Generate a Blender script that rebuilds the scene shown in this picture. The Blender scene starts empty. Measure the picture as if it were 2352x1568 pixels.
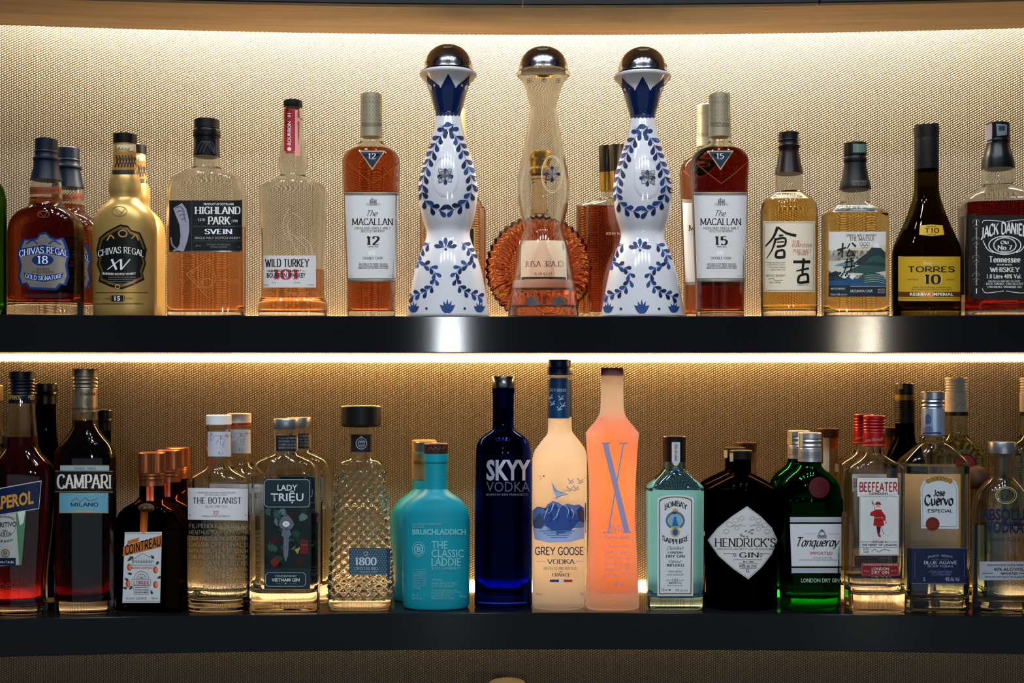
import bpy, bmesh, math, random
import numpy as np
from mathutils import Vector
random.seed(7)
SC = bpy.context.scene
COL = SC.collection
# ------------------------------------------------------------------ camera
D, F, HY, EYE = 1.6, 2800.0, 865.0, 1.45       # distance to the shelf, focal length in px, horizon row, eye height
cam = bpy.data.cameras.new('camera'); cam_o = bpy.data.objects.new('camera', cam); COL.objects.link(cam_o)
cam_o.location = (0, -D, EYE); cam_o.rotation_euler = (math.pi/2, 0, 0)
cam.sensor_width = 36; cam.lens = F/2352*36; cam.shift_y = (HY-784)/2352; cam.clip_start = .05
SC.camera = cam_o
SC.view_settings.view_transform = 'Standard'; SC.view_settings.look = 'None'
SC.view_settings.gamma = 1; SC.view_settings.use_curve_mapping = False
SC.view_settings.exposure = 0.0
cy = SC.cycles
cy.max_bounces = 18; cy.transmission_bounces = 16; cy.glossy_bounces = 5; cy.diffuse_bounces = 4
cy.transparent_max_bounces = 8; cy.sample_clamp_indirect = 4; cy.blur_glossy = .6
cy.use_denoising = True
# ------------------------------------------------------------------ world: a dim room behind the camera
wd = bpy.data.worlds.new('room_dark'); SC.world = wd; wd.use_nodes = True
wd.node_tree.nodes['Background'].inputs[0].default_value = (.55, .75, 1, 1)
wd.node_tree.nodes['Background'].inputs[1].default_value = .012
# the shelves follow a shallow arc, nearer at both ends
AC, XC = .082, .07
def arc(x): return -AC*(x-XC)**2
def slope(x): return -2*AC*(x-XC)
SH1, SH1B = EYE+(HY-726)*D/F, EYE+(HY-810)*D/F
SH2, SH2B = EYE+(HY-1407)*D/F, EYE+(HY-1491)*D/F
SH3 = SH2-(SH1-SH2); SH3B = SH3-.048
SOF = EYE+(HY-11)*D/F
WALL, REAR, SOFR = .20, .158, .143
XL, XR = -1.15, 1.25
# ------------------------------------------------------------------ lights
def area(name, loc, rot, sx, sy, watts, col, spread=math.pi):
    l = bpy.data.lights.new(name, 'AREA'); l.shape = 'RECTANGLE'; l.size = sx; l.size_y = sy
    l.energy = watts; l.color = col; l.spread = spread
    o = bpy.data.objects.new(name, l); COL.objects.link(o); o.location = loc; o.rotation_euler = rot
    return o
COVE = (1.0, .88, .70); WARM = (1.0, .80, .52); AMBER = (1.0, .53, .17)
NSEG = 16
def strip(name, dy, z, tilt, h, per_m, col, spread, fall):
    """one LED strip behind a shelf, as straight tape pieces that follow the arc; tilt 0 faces the wall, -90 faces down"""
    w = (XR-XL)/NSEG
    for i in range(NSEG):
        x = XL+(i+.5)*w
        p = per_m*w*max(.18, 1-fall*(abs(x-.03)/.66)**2)
        o = area(name, (x, arc(x)+dy, z), (math.radians(90+tilt), 0, math.atan(slope(x))), w, h, p, col, spread)
strip('cove_strip_light', .178, SOF+.075, -72, .012, 33.0, COVE, math.radians(180), .56)
for zt, zb, k, kb in ((SH1, SH1B, 1., 1.), (SH2, SH2B, .9, .045)):
    zm = (zt+zb)/2
    strip('shelf_strip_light', REAR+.002, zm, 0, .045, 190.0*k, (1.0, .86, .64), math.radians(38), .40)
    strip('shelf_down_light', .1950, zb+.0095, -112, .006, 4.6*kb, AMBER, math.radians(170), .72)
    strip('shelf_up_light', .1925, zt-.0125, 112, .007, 2.3*k, AMBER, math.radians(170), .72)
# room lights on the customers' side
for i in range(5):
    for y in (-.95, -1.65): area('ceiling_downlight', (-.95+i*.45, y, EYE+1.7), (math.radians(30), 0, 0), .1, .1, 7.2, (.82, .91, 1.0))
area('room_fill_light', (-.1, -3.2, EYE-.95), (math.radians(90), 0, 0), 5, 1.6, 4.5, (.70, .85, 1.0))  # added panel, stands in for the lit lower room that the domes mirror
def spotlet(name, px, py, L, r, watts, col, squash=1.):
    """a small room lamp whose mirror image falls on the shelf front at that place"""
    x = (px-1176)*D/F; z = (HY-py)*D/F; s = slope(x)
    dx, dy, dz = x, D, z; nx, ny = s, -1.0; nn = math.hypot(nx, ny); nx /= nn; ny /= nn
    k = 2*(dx*nx+dy*ny); rx, ry, rz = dx-k*nx, dy-k*ny, dz
    t = L/abs(ry)
    area(name, (x+rx*t, ry*t, EYE+z+rz*t), (math.radians(90), 0, 0), r*2, r*2*squash, watts, col)
spotlet('lamp_light', 1033, 790, 3.2, .030, 5.5, (.86, .94, 1.0))
spotlet('lamp_light', 1944, 792, 3.6, .02, 1.5, (1.0, .85, .62))
spotlet('lamp_light', 1996, 785, 3.6, .02, 4.0, (1.0, .90, .72))
# ------------------------------------------------------------------ materials
def lin(h):
    if not isinstance(h, str): return (*h[:3], 1)
    h = h.lstrip('#'); v = [int(h[i:i+2], 16)/255 for i in (0, 2, 4)]
    return (*[c/12.92 if c <= .04045 else ((c+.055)/1.055)**2.4 for c in v], 1)
_M = {}
def M(col, rough=.5, metal=0, spec=.22, coat=0, emit=0):
    k = ('p', str(col), rough, metal, spec, coat)
    if k in _M: return _M[k]
    m = bpy.data.materials.new('paint'); m.use_nodes = True
    b = m.node_tree.nodes['Principled BSDF']
    b.inputs['Base Color'].default_value = lin(col); b.inputs['Roughness'].default_value = rough
    b.inputs['Metallic'].default_value = metal; b.inputs['Specular IOR Level'].default_value = spec
    b.inputs['Coat Weight'].default_value = coat; b.inputs['Coat Roughness'].default_value = .05
    _M[k] = m; return m
def G(col=(1, 1, 1), rough=0., ior=1.5, absorb=None, dens=0):
    """glass or liquid: refracting surface, optional colour taken up along the way through"""
    k = ('g', str(col), rough, ior, str(absorb), dens)
    if k in _M: return _M[k]
    m = bpy.data.materials.new('glass'); m.use_nodes = True; nt = m.node_tree; nt.nodes.clear()
    o = nt.nodes.new('ShaderNodeOutputMaterial'); g = nt.nodes.new('ShaderNodeBsdfGlass')
    g.inputs['Color'].default_value = lin(col); g.inputs['Roughness'].default_value = rough; g.inputs['IOR'].default_value = ior
    nt.links.new(g.outputs[0], o.inputs['Surface'])
    if absorb is not None:
        v = nt.nodes.new('ShaderNodeVolumeAbsorption'); v.inputs['Color'].default_value = lin(absorb); v.inputs['Density'].default_value = dens
        nt.links.new(v.outputs[0], o.inputs['Volume'])
    _M[k] = m; return m
def FROST(col, trans=.5, rough=.45, skin=.12):
    """etched glass: a scattering skin that passes light from behind"""
    k = ('f', str(col), trans, rough, skin)
    if k in _M: return _M[k]
    m = bpy.data.materials.new('frosted'); m.use_nodes = True; nt = m.node_tree; nt.nodes.clear()
    o = nt.nodes.new('ShaderNodeOutputMaterial'); t = nt.nodes.new('ShaderNodeBsdfTranslucent')
    g = nt.nodes.new('ShaderNodeBsdfRefraction'); g.inputs['Roughness'].default_value = rough; g.inputs['IOR'].default_value = 1.15
    d = nt.nodes.new('ShaderNodeBsdfPrincipled'); d.inputs['Roughness'].default_value = .5
    for n in (t, g): n.inputs['Color'].default_value = lin(col)
    d.inputs['Base Color'].default_value = lin(col)
    a = nt.nodes.new('ShaderNodeMixShader'); b = nt.nodes.new('ShaderNodeMixShader')
    a.inputs[0].default_value = trans; b.inputs[0].default_value = skin
    nt.links.new(t.outputs[0], a.inputs[1]); nt.links.new(g.outputs[0], a.inputs[2])
    nt.links.new(a.outputs[0], b.inputs[1]); nt.links.new(d.outputs[0], b.inputs[2]); nt.links.new(b.outputs[0], o.inputs['Surface'])
    _M[k] = m; return m
def THRU():
    m = bpy.data.materials.new('inside_face'); m.use_nodes = True; nt = m.node_tree; nt.nodes.clear()
    o = nt.nodes.new('ShaderNodeOutputMaterial'); t = nt.nodes.new('ShaderNodeBsdfTransparent'); nt.links.new(t.outputs[0], o.inputs[0]); return m
def nodes(m):
    nt = m.node_tree
    def mk(t, **kw):
        n = nt.nodes.new('ShaderNode'+t)
        for a, v in kw.items():
            if a[0] == '_': n.inputs[int(a[1:])].default_value = v
            else: setattr(n, a, v)
        return n
    return nt, mk, nt.links.new
def math_n(mk, ln, op, a, b=None):
    n = mk('Math', operation=op)
    for i, v in enumerate((a, b)):
        if v is None: continue
        if hasattr(v, 'links') or hasattr(v, 'is_linked'): ln(v, n.inputs[i])
        else: n.inputs[i].default_value = v
    return n.outputs[0]
def weave_mat():
    m = bpy.data.materials.new('woven_fabric'); m.use_nodes = True
    nt, mk, ln = nodes(m); b = nt.nodes['Principled BSDF']
    uv = mk('UVMap'); sx = mk('SeparateXYZ')
    nz = mk('TexNoise'); nz.inputs['Scale'].default_value = 160; nz.inputs['Detail'].default_value = 2
    ln(uv.outputs[0], nz.inputs['Vector']); ln(uv.outputs[0], sx.inputs[0])
    MM = lambda op, a, c=None: math_n(mk, ln, op, a, c)
    jit = MM('MULTIPLY', MM('SUBTRACT', nz.outputs[0], .5), .55)
    u = MM('ADD', MM('MULTIPLY', sx.outputs[0], 1/.00335), jit)
    v = MM('ADD', MM('MULTIPLY', sx.outputs[1], 1/.0035), jit)
    cu = MM('COSINE', MM('MULTIPLY', u, 2*math.pi))
    p1 = MM('COSINE', MM('MULTIPLY', MM('SUBTRACT', v, MM('MULTIPLY', u, .5)), 2*math.pi))
    h = MM('MULTIPLY', MM('ADD', MM('MULTIPLY', p1, .5), .5), MM('ADD', MM('MULTIPLY', cu, .46), .54))
    h = MM('POWER', h, .8)
    n2 = mk('TexNoise'); n2.inputs['Scale'].default_value = 900; ln(uv.outputs[0], n2.inputs['Vector'])
    hh = MM('MULTIPLY', h, MM('ADD', MM('MULTIPLY', n2.outputs[0], .5), .75))
    mx = mk('Mix', data_type='RGBA'); ln(hh, mx.inputs[0])
    mx.inputs[6].default_value = (.080, .057, .032, 1); mx.inputs[7].default_value = (.46, .385, .27, 1)
    ln(mx.outputs[2], b.inputs['Base Color'])
    bp = mk('Bump'); bp.inputs['Strength'].default_value = .85; bp.inputs['Distance'].default_value = .0009
    ln(h, bp.inputs['Height']); ln(bp.outputs[0], b.inputs['Normal'])
    b.inputs['Roughness'].default_value = .62; b.inputs['Specular IOR Level'].default_value = .25
    return m
def wood_mat():
    m = bpy.data.materials.new('oak_veneer'); m.use_nodes = True
    nt, mk, ln = nodes(m); b = nt.nodes['Principled BSDF']
    uv = mk('UVMap'); mp = mk('Mapping'); mp.inputs['Scale'].default_value = (5, 420, 1)
    nz = mk('TexNoise'); nz.inputs['Scale'].default_value = 1; nz.inputs['Detail'].default_value = 6; nz.inputs['Roughness'].default_value = .7
    mp2 = mk('Mapping'); mp2.inputs['Scale'].default_value = (3, 30, 1)
    n2 = mk('TexNoise'); n2.inputs['Scale'].default_value = 1; n2.inputs['Detail'].default_value = 3
    ln(uv.outputs[0], mp.inputs[0]); ln(mp.outputs[0], nz.inputs['Vector']); ln(uv.outputs[0], mp2.inputs[0]); ln(mp2.outputs[0], n2.inputs['Vector'])
    f = math_n(mk, ln, 'ADD', math_n(mk, ln, 'MULTIPLY', nz.outputs[0], .75), math_n(mk, ln, 'MULTIPLY', n2.outputs[0], .35))
    cr = mk('ValToRGB'); ln(f, cr.inputs[0])
    e = cr.color_ramp.elements
    e[0].position = .34; e[0].color = (.16, .112, .065, 1); e[1].position = .66; e[1].color = (.42, .31, .19, 1)
    ln(cr.outputs[0], b.inputs['Base Color']); b.inputs['Roughness'].default_value = .5; b.inputs['Specular IOR Level'].default_value = .3
    return m
def black_metal():
    m = bpy.data.materials.new('brushed_black_metal'); m.use_nodes = True
    nt, mk, ln = nodes(m); b = nt.nodes['Principled BSDF']
    uv = mk('UVMap'); mp = mk('Mapping'); mp.inputs['Scale'].default_value = (14, 2600, 1)
    nz = mk('TexNoise'); nz.inputs['Scale'].default_value = 1; nz.inputs['Detail'].default_value = 3
    ln(uv.outputs[0], mp.inputs[0]); ln(mp.outputs[0], nz.inputs['Vector'])
    tg = mk('Tangent', direction_type='UV_MAP'); ln(tg.outputs[0], b.inputs['Tangent'])
    b.inputs['Base Color'].default_value = (.0045, .0050, .0058, 1)
    b.inputs['Anisotropic'].default_value = 1.0; b.inputs['Anisotropic Rotation'].default_value = .25; b.inputs['Specular IOR Level'].default_value = .4
    r = math_n(mk, ln, 'ADD', math_n(mk, ln, 'MULTIPLY', nz.outputs[0], .03), .10)
    ln(r, b.inputs['Roughness'])
    return m
# ------------------------------------------------------------------ mesh helpers
def tag(o, label=None, cat=None, group=None, kind=None):
    for k, v in (('label', label), ('category', cat), ('group', group), ('kind', kind)):
        if v: o[k] = v
    return o
def finish(name, bm, mats, parent=None, angle=35, smooth=True, recalc=True):
    if recalc: bmesh.ops.recalc_face_normals(bm, faces=bm.faces)
    me = bpy.data.meshes.new(name); bm.to_mesh(me); bm.free()
    for m in (mats if isinstance(mats, (list, tuple)) else [mats]): me.materials.append(m)
    if smooth:
        me.polygons.foreach_set('use_smooth', [True]*len(me.polygons))
        me.set_sharp_from_angle(angle=math.radians(angle))
    o = bpy.data.objects.new(name, me); COL.objects.link(o)
    if parent: o.parent = parent
    return o
def swept(name, sect, mat, x0=XL, x1=XR, n=80, parent=None):
    """a closed section (dy, z) swept along the arc, with UVs in metres (length, way round)"""
    bm = bmesh.new(); uvl = bm.loops.layers.uv.new('UVMap')
    xs = [x0+(x1-x0)*i/n for i in range(n+1)]; k = len(sect)
    per = [0]
    for i in range(k): a, c = sect[i], sect[(i+1) % k]; per.append(per[-1]+math.hypot(a[0]-c[0], a[1]-c[1]))
    vs = [[bm.verts.new((x, arc(x)+dy, z)) for dy, z in sect] for x in xs]
    for i in range(n):
        for j in range(k):
            j2 = (j+1) % k
            f = bm.faces.new((vs[i][j], vs[i+1][j], vs[i+1][j2], vs[i][j2]))
            for l, (a, c) in zip(f.loops, ((xs[i], per[j]), (xs[i+1], per[j]), (xs[i+1], per[j+1]), (xs[i], per[j+1]))): l[uvl].uv = (a, c)
    bm.faces.new(vs[0]); bm.faces.new(list(reversed(vs[-1])))
    return finish(name, bm, mat, parent, smooth=True, angle=30)
def box_sect(y0, y1, z0, z1, bev=.0012):
    b = bev
    return [(y0, z0+b), (y0, z1-b), (y0+b, z1), (y1-b, z1), (y1, z1-b), (y1, z0+b), (y1-b, z0), (y0+b, z0)]
# ------------------------------------------------------------------ the setting
BM_, WOOD, WEAVE = black_metal(), wood_mat(), weave_mat()
tag(swept('wall_back', [(WALL+.02, SH3-.12), (WALL, SH3-.12), (WALL, SOF+.16), (WALL+.02, SOF+.16)], WEAVE), kind='structure')
PANEL = M((.004, .0045, .0055), .5)
GLOSSY = M((.006, .006, .007), .09)
tag(swept('trim_1', box_sect(0, SOFR, SOF, SOF+.018), WOOD), kind='structure')
def shelf(name, zt, zb, label):
    o = bpy.data.objects.new(name, None); COL.objects.link(o); o.location = (0, 0, 0)
    swept('front_edge', box_sect(0, .004, zb, zt, .0008), BM_, parent=o)
    swept('shelf_board', box_sect(.0042, REAR, zb+.0005, zt-.0002, .0008), GLOSSY, parent=o)
    swept('light_block_rail', box_sect(REAR+.0002, WALL-.0004, (zt+zb)/2-.003, (zt+zb)/2+.003, .0005), PANEL, parent=o)  # added rail in the rear gap, keeps cove light off the wall below
    return tag(o, label, 'shelf', 'black wall shelves')
shelf('wall_shelf', SH1, SH1B, 'black metal wall shelf holding the upper row of bottles')
shelf('wall_shelf', SH2, SH2B, 'black metal wall shelf holding the lower row of bottles')
shelf('wall_shelf', SH3, SH3B, 'black metal wall shelf below the lower row of bottles')
def wx(px): return (px-1176)*D/F
for a, c, lb in ((XL, wx(1200)-.0012, 'black overhead cabinet door left of the middle seam'), (wx(1200)+.0012, wx(1872)-.0012, 'black overhead cabinet door between the two seams'), (wx(1872)+.0012, XR, 'black overhead cabinet door at the right end')):
    tag(swept('cabinet_door', box_sect(-.016, -.002, SOF-.005, SOF+.16), PANEL, a, c, 24), lb, 'cabinet door', 'overhead cabinet doors')
tag(swept('trim_2', box_sect(.0, .02, SOF+.0185, SOF+.16), WOOD), kind='structure')
tag(swept('ceiling', [(-.02, SOF+.1605), (-.02, SOF+.18), (WALL+.02, SOF+.18), (WALL+.02, SOF+.1605)], PANEL), kind='structure')
# ------------------------------------------------------------------ lettering: a stroke alphabet drawn with a broad pen
_O = "~4.5 10 1.6 8.6 .6 5 1.6 1.4 4.5 0 7.4 1.4 8.4 5 7.4 8.6 4.5 10"
_P = "1 0 1 10|~1 10 4.6 10 6.6 8.8 6.6 5.9 4.6 4.7 1 4.7"
_n = "~1 4.4 2.6 6.2 4.4 6.2 5.2 4.6 5.2 2|5.2 2.5 5.2 0"
_o = "~3.1 6.4 1.2 5.6 .6 3.2 1.2 .8 3.1 0 5 .8 5.6 3.2 5 5.6 3.1 6.4"
SK = {'A': (8, "0 0 4 10|4 10 8 0|1.4 3.4 6.6 3.4"), 'B': (7.5, "1 0 1 10|~1 10 4.5 10 6.2 9 6.2 6.4 4.5 5.3 1 5.3|~1 5.3 5 5.3 7 4.2 7 1.1 5 0 1 0"),
'C': (8, "~7.4 7.8 6.6 9.4 4.4 10 1.6 8.6 .6 5 1.6 1.4 4.4 0 6.6 .6 7.4 2.2"), 'D': (8.5, "1 0 1 10|~1 10 4.5 10 7.2 8.4 8 5 7.2 1.6 4.5 0 1 0"),
'E': (7, "1 0 1 10|1 10 6.5 10|1 5.2 5.2 5.2|1 0 6.7 0"), 'F': (6.6, "1 0 1 10|1 10 6.4 10|1 5.2 5 5.2"),
'G': (8.6, "~7.4 7.8 6.6 9.4 4.4 10 1.6 8.6 .6 5 1.6 1.4 4.4 0 6.4 .4 7.5 1.4|7.5 1 7.5 4.4|5 4.4 8.3 4.4"), 'H': (9, "1 0 1 10|8 0 8 10|1 5.2 8 5.2"),
'I': (3, "1.5 0 1.5 10"), 'J': (5, "~.3 .8 1.6 0 3 .6 3.4 2.5|3.4 2.3 3.4 10"), 'K': (8.4, "1 0 1 10|7.4 10 1.2 4.2|3.4 6 8 0"), 'L': (6.6, "1 0 1 10|1 0 6.3 0"),
'M': (10.5, "1 0 1 10|1 10 5.2 1|5.2 1 9.4 10|9.4 0 9.4 10"), 'N': (9, "1 0 1 10|1 10 8 0|8 0 8 10"), 'O': (9, _O), 'P': (7, _P), 'Q': (9, _O+"|5 2.5 8.4 -1.5"),
'R': (8, _P+"|3.6 4.7 7.8 0"), 'S': (7, "~6.2 8 5.4 9.5 3.5 10 1.4 9.3 .8 7.5 2 5.9 5 4.5 6.4 2.6 5.6 .7 3.4 0 1.3 .6 .6 2.2"), 'T': (8, "4 0 4 10|.4 10 7.6 10"),
'U': (8.6, "~1 10 1 3 2 .8 4.3 0 6.6 .8 7.6 3 7.6 10"), 'V': (8, "0 10 4 0|4 0 8 10"), 'W': (11.4, "0 10 3 0|3 0 5.7 9|5.7 9 8.4 0|8.4 0 11.4 10"),
'X': (8, "0 10 8 0|8 10 0 0"), 'Y': (8, "0 10 4 5|8 10 4 5|4 5 4 0"), 'Z': (7.6, "1 10 7 10|7 10 .6 0|.6 0 7.2 0"),
'a': (6, "~5 5 3.5 6.4 1.5 6 .6 3.5 1.2 .8 2.8 0 4.2 .8 5 2.6|5 6.4 5 0"), 'b': (6.4, "1 0 1 10|~1 4.5 2.5 6.4 4.6 6.2 5.7 3.3 4.8 .5 2.8 0 1 1.4"),
'c': (5.4, "~5 5 3.6 6.4 1.5 5.8 .6 3.2 1.5 .6 3.4 0 5 1.2"), 'd': (6.4, "5.3 0 5.3 10|~5.3 4.8 4 6.4 1.8 6 .6 3.2 1.5 .4 3.6 0 5.3 1.6"),
'e': (5.6, "~.8 3.4 5 3.6 4.4 5.8 2.8 6.4 1.2 5.4 .6 3.2 1.3 .8 3.2 0 5 1.2"), 'f': (4, "~4 9.4 3 10 1.8 9 1.6 7|1.6 7.4 1.6 0|.2 6.3 3.4 6.3"),
'g': (6, "~5 5 3.5 6.4 1.5 6 .6 3.5 1.4 .8 3 .2 5 2|5 6.4 5 -1.5|~5 -1.3 4 -3 2 -3 .8 -2"), 'h': (6.4, "1 0 1 10|"+_n), 'i': (2.4, "1.2 0 1.2 6.4|1.2 8.4 1.2 9.3"),
'k': (6, "1 0 1 10|5 6.4 1.2 2.6|2.6 3.9 5.6 0"), 'l': (2.4, "1.2 0 1.2 10"),
'm': (9.4, "1 0 1 6.4|~1 4.4 2.4 6.2 4 6.1 4.6 4.6 4.6 2|4.6 2.5 4.6 0|~4.6 4.4 6 6.2 7.6 6.1 8.2 4.6 8.2 2|8.2 2.5 8.2 0"), 'n': (6.4, "1 0 1 6.4|"+_n),
'o': (6.2, _o), 'p': (6.4, "1 -3 1 6.4|~1 4.5 2.5 6.4 4.6 6.2 5.7 3.3 4.8 .5 2.8 0 1 1.4"), 'q': (6.2, "~5 5 3.5 6.4 1.5 6 .6 3.5 1.2 .8 2.8 0 4.2 .8 5 2.6|5 6.4 5 -3"),
'r': (4.6, "1 0 1 6.4|~1 4.2 2.2 6 3.6 6.4 4.4 6"), 's': (5, "~4.4 5.2 3.4 6.4 1.8 6.2 .9 5 1.8 3.7 3.6 2.8 4.4 1.6 3.6 .2 1.8 0 .5 1.2"),
't': (4, "1.6 9 1.6 1.5|~1.6 1.6 2 .2 3 0 4 .8|.2 6.3 3.6 6.3"), 'u': (6.4, "~1 6.4 1 2 1.8 .2 3.6 .2 5.2 2|5.2 6.4 5.2 0"), 'v': (5.6, "0 6.4 2.8 0|2.8 0 5.6 6.4"),
'w': (8.4, "0 6.4 2.2 0|2.2 0 4.2 6|4.2 6 6.2 0|6.2 0 8.4 6.4"), 'x': (5.4, "0 6.4 5.2 0|5 6.4 .2 0"), 'y': (5.6, "0 6.4 2.8 0|~5.6 6.4 2.8 0 1.6 -2.4 .2 -3"), 'z': (5, ".4 6.4 4.6 6.4|4.6 6.4 .4 0|.4 0 4.8 0"),
'0': (7, "~3.5 10 1.2 8.6 .6 5 1.2 1.4 3.5 0 5.8 1.4 6.4 5 5.8 8.6 3.5 10"), '1': (4.4, "2.4 0 2.4 10|2.4 10 .8 8.6"), '2': (7, "~.8 7.6 1.6 9.5 3.6 10 5.6 9 5.8 7 4 4 .6 .2|.6 0 6.4 0"),
'3': (6.8, "~.8 8.4 2.4 10 4.8 9.6 5.4 7.6 4.4 5.8 2.6 5.3|~2.6 5.3 5 4.8 6.2 2.8 5 .6 2.8 0 .7 1.4"), '4': (7, "4.8 0 4.8 10|4.8 10 .4 3|.4 3 6.4 3"),
'5': (6.8, "5.8 10 1.6 10|1.6 10 1.2 5.6|~1.2 5.6 3.2 6.4 5.4 5.4 6.2 3.2 5 .7 2.8 0 .7 1.2"), '6': (6.8, "~5.4 9.4 3 9 1 5 1 2 3 0 5.4 .8 6 3 5 5.4 3 5.8 1.2 4"),
'7': (6.6, ".6 10 6.2 10|6.2 10 2.4 0"), '8': (6.8, "~3.4 10 1.4 9 1.4 6.6 3.4 5.4 5.8 3.8 5.8 1.2 3.4 0 1 1.2 1 3.8 3.4 5.4 5.4 6.6 5.4 9 3.4 10"), '9': (6.8, "~1.4 .6 3.8 1 5.8 5 5.8 8 3.8 10 1.4 9.2 .8 7 1.8 4.6 3.8 4.2 5.6 6"),
"'": (2.4, "1.2 10 1 7.6"), '.': (2.4, ".9 .3 1.5 .3"), '-': (4, ".6 4 3.4 4"), '&': (8, "~7.6 5 5 .6 2.6 0 .8 2 2 4.6 4.4 7 4.4 9.4 2.8 10 2 8.4 7.6 0"), '/': (4.6, ".2 -1 4.2 10.4"), '%': (9, "~2 10 .8 7.6 2 5.4 3.2 7.6 2 10|~7 4.6 5.8 2.2 7 0 8.2 2.2 7 4.6|7 10 2 0")}
def smooth(pts, n=5):
    out = []
    for i in range(len(pts)-1):
        p0, p1, p2, p3 = pts[max(i-1, 0)], pts[i], pts[i+1], pts[min(i+2, len(pts)-1)]
        for k in range(n):
            t = k/n; a = []
            for q0, q1, q2, q3 in zip(p0, p1, p2, p3):
                a.append(.5*(2*q1+(q2-q0)*t+(2*q0-5*q1+4*q2-q3)*t*t+(3*q1-q0-3*q2+q3)*t**3))
            out.append(tuple(a))
    out.append(tuple(pts[-1])); return out
def ribbon(pts, wfun):
    """quads along a polyline; wfun(direction, t) gives the width"""
    L, R = [], []
    for i, p in enumerate(pts):
        a, c = pts[max(i-1, 0)], pts[min(i+1, len(pts)-1)]
        dx, dy = c[0]-a[0], c[1]-a[1]; d = math.hypot(dx, dy) or 1
        w = wfun(math.atan2(dy, dx), i/(len(pts)-1))/2
        L.append((p[0]-dy/d*w, p[1]+dx/d*w)); R.append((p[0]+dy/d*w, p[1]-dx/d*w))
    return [(R[i], R[i+1], L[i+1], L[i]) for i in range(len(pts)-1)]
# pen styles: thick, thin, pen angle, serif half width, slant
PEN = {'s': (1.6, .62, 0, 1.4, 0), 'S': (2.3, .75, 0, 1.6, 0), 'R': (1.7, 1.3, 0, .9, 0), 'k': (1.15, .45, .5, 0, .42), 'K': (1.7, .5, .5, 0, .38), 'g': (2.7, .45, .8, 0, 0), 'h': (.9, .9, 0, 0, 0), 'H': (1.9, 1.7, 0, 0, 0), 'c': (2.6, .9, .6, .6, .05)}
_SKC = {}
def stroke_glyph(ch, style):
    k = (ch, style)
    if k in _SKC: return _SKC[k]
    thick, thin, ang, ser, sl = PEN[style]; adv, d = SK[ch]; fs = []
    for st in d.split('|'):
        cur = st[0] == '~'; v = [float(q) for q in st.lstrip('~').split()]
        pts = list(zip(v[::2], v[1::2]))
        if cur: pts = smooth(pts, 4)
        fs += ribbon(pts, lambda a, t: thin+(thick-thin)*abs(math.sin(a-ang)))
        if ser and not cur and abs(pts[0][1]-pts[-1][1]) > 2:
            for (x, y) in (pts[0], pts[-1]):
                if y in (0, 10) or (y == 6.4 and ch.islower()):
                    t = .62 if thick < 1.9 else .8; yy = y+(t if y == 0 else -t)
                    a, b = sorted((y, yy)); fs.append(((x-ser-.2, a), (x+ser+.2, a), (x+ser+.2, b), (x-ser-.2, b)))
    if sl: fs = [tuple((x+y*sl, y) for x, y in f) for f in fs]
    _SKC[k] = (adv, fs); return _SKC[k]
_FC = {}
def font_text(s, bold):
    k = (s, bold)
    if k in _FC: return _FC[k]
    c = bpy.data.curves.new('t', 'FONT'); c.body = s; c.resolution_u = 2; c.offset = bold
    o = bpy.data.objects.new('t', c); me = o.to_mesh()
    v = [(p.co.x, p.co.y) for p in me.vertices]; me.calc_loop_triangles(); fs = [tuple(v[i] for i in t.vertices) for t in me.loop_triangles]
    o.to_mesh_clear(); bpy.data.objects.remove(o); bpy.data.curves.remove(c)
    _FC[k] = fs; return fs
CAPH = max(y for f in font_text('H', 0) for x, y in f)
def layout(s, style):
    """flat faces of a line of text with cap height 1, starting at x 0"""
    if style in ('i', 'b', 'B'):
        fs = font_text(s, {'i': 0, 'b': .018, 'B': .034}[style]); return [tuple((x/CAPH, y/CAPH) for x, y in f) for f in fs]
    x = 0; out = []; gap = {'k': .2, 'K': .3, 'g': .5, 'S': 1.3, 'H': 1.2, 'c': .9}.get(style, 1.1)
    for ch in s:
        if ch == ' ': x += 4.5; continue
        if ch not in SK: ch = '-'
        adv, fs = stroke_glyph(ch, style)
        out += [tuple(((px+x)/10, py/10) for px, py in f) for f in fs]; x += adv+gap
    return out
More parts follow.
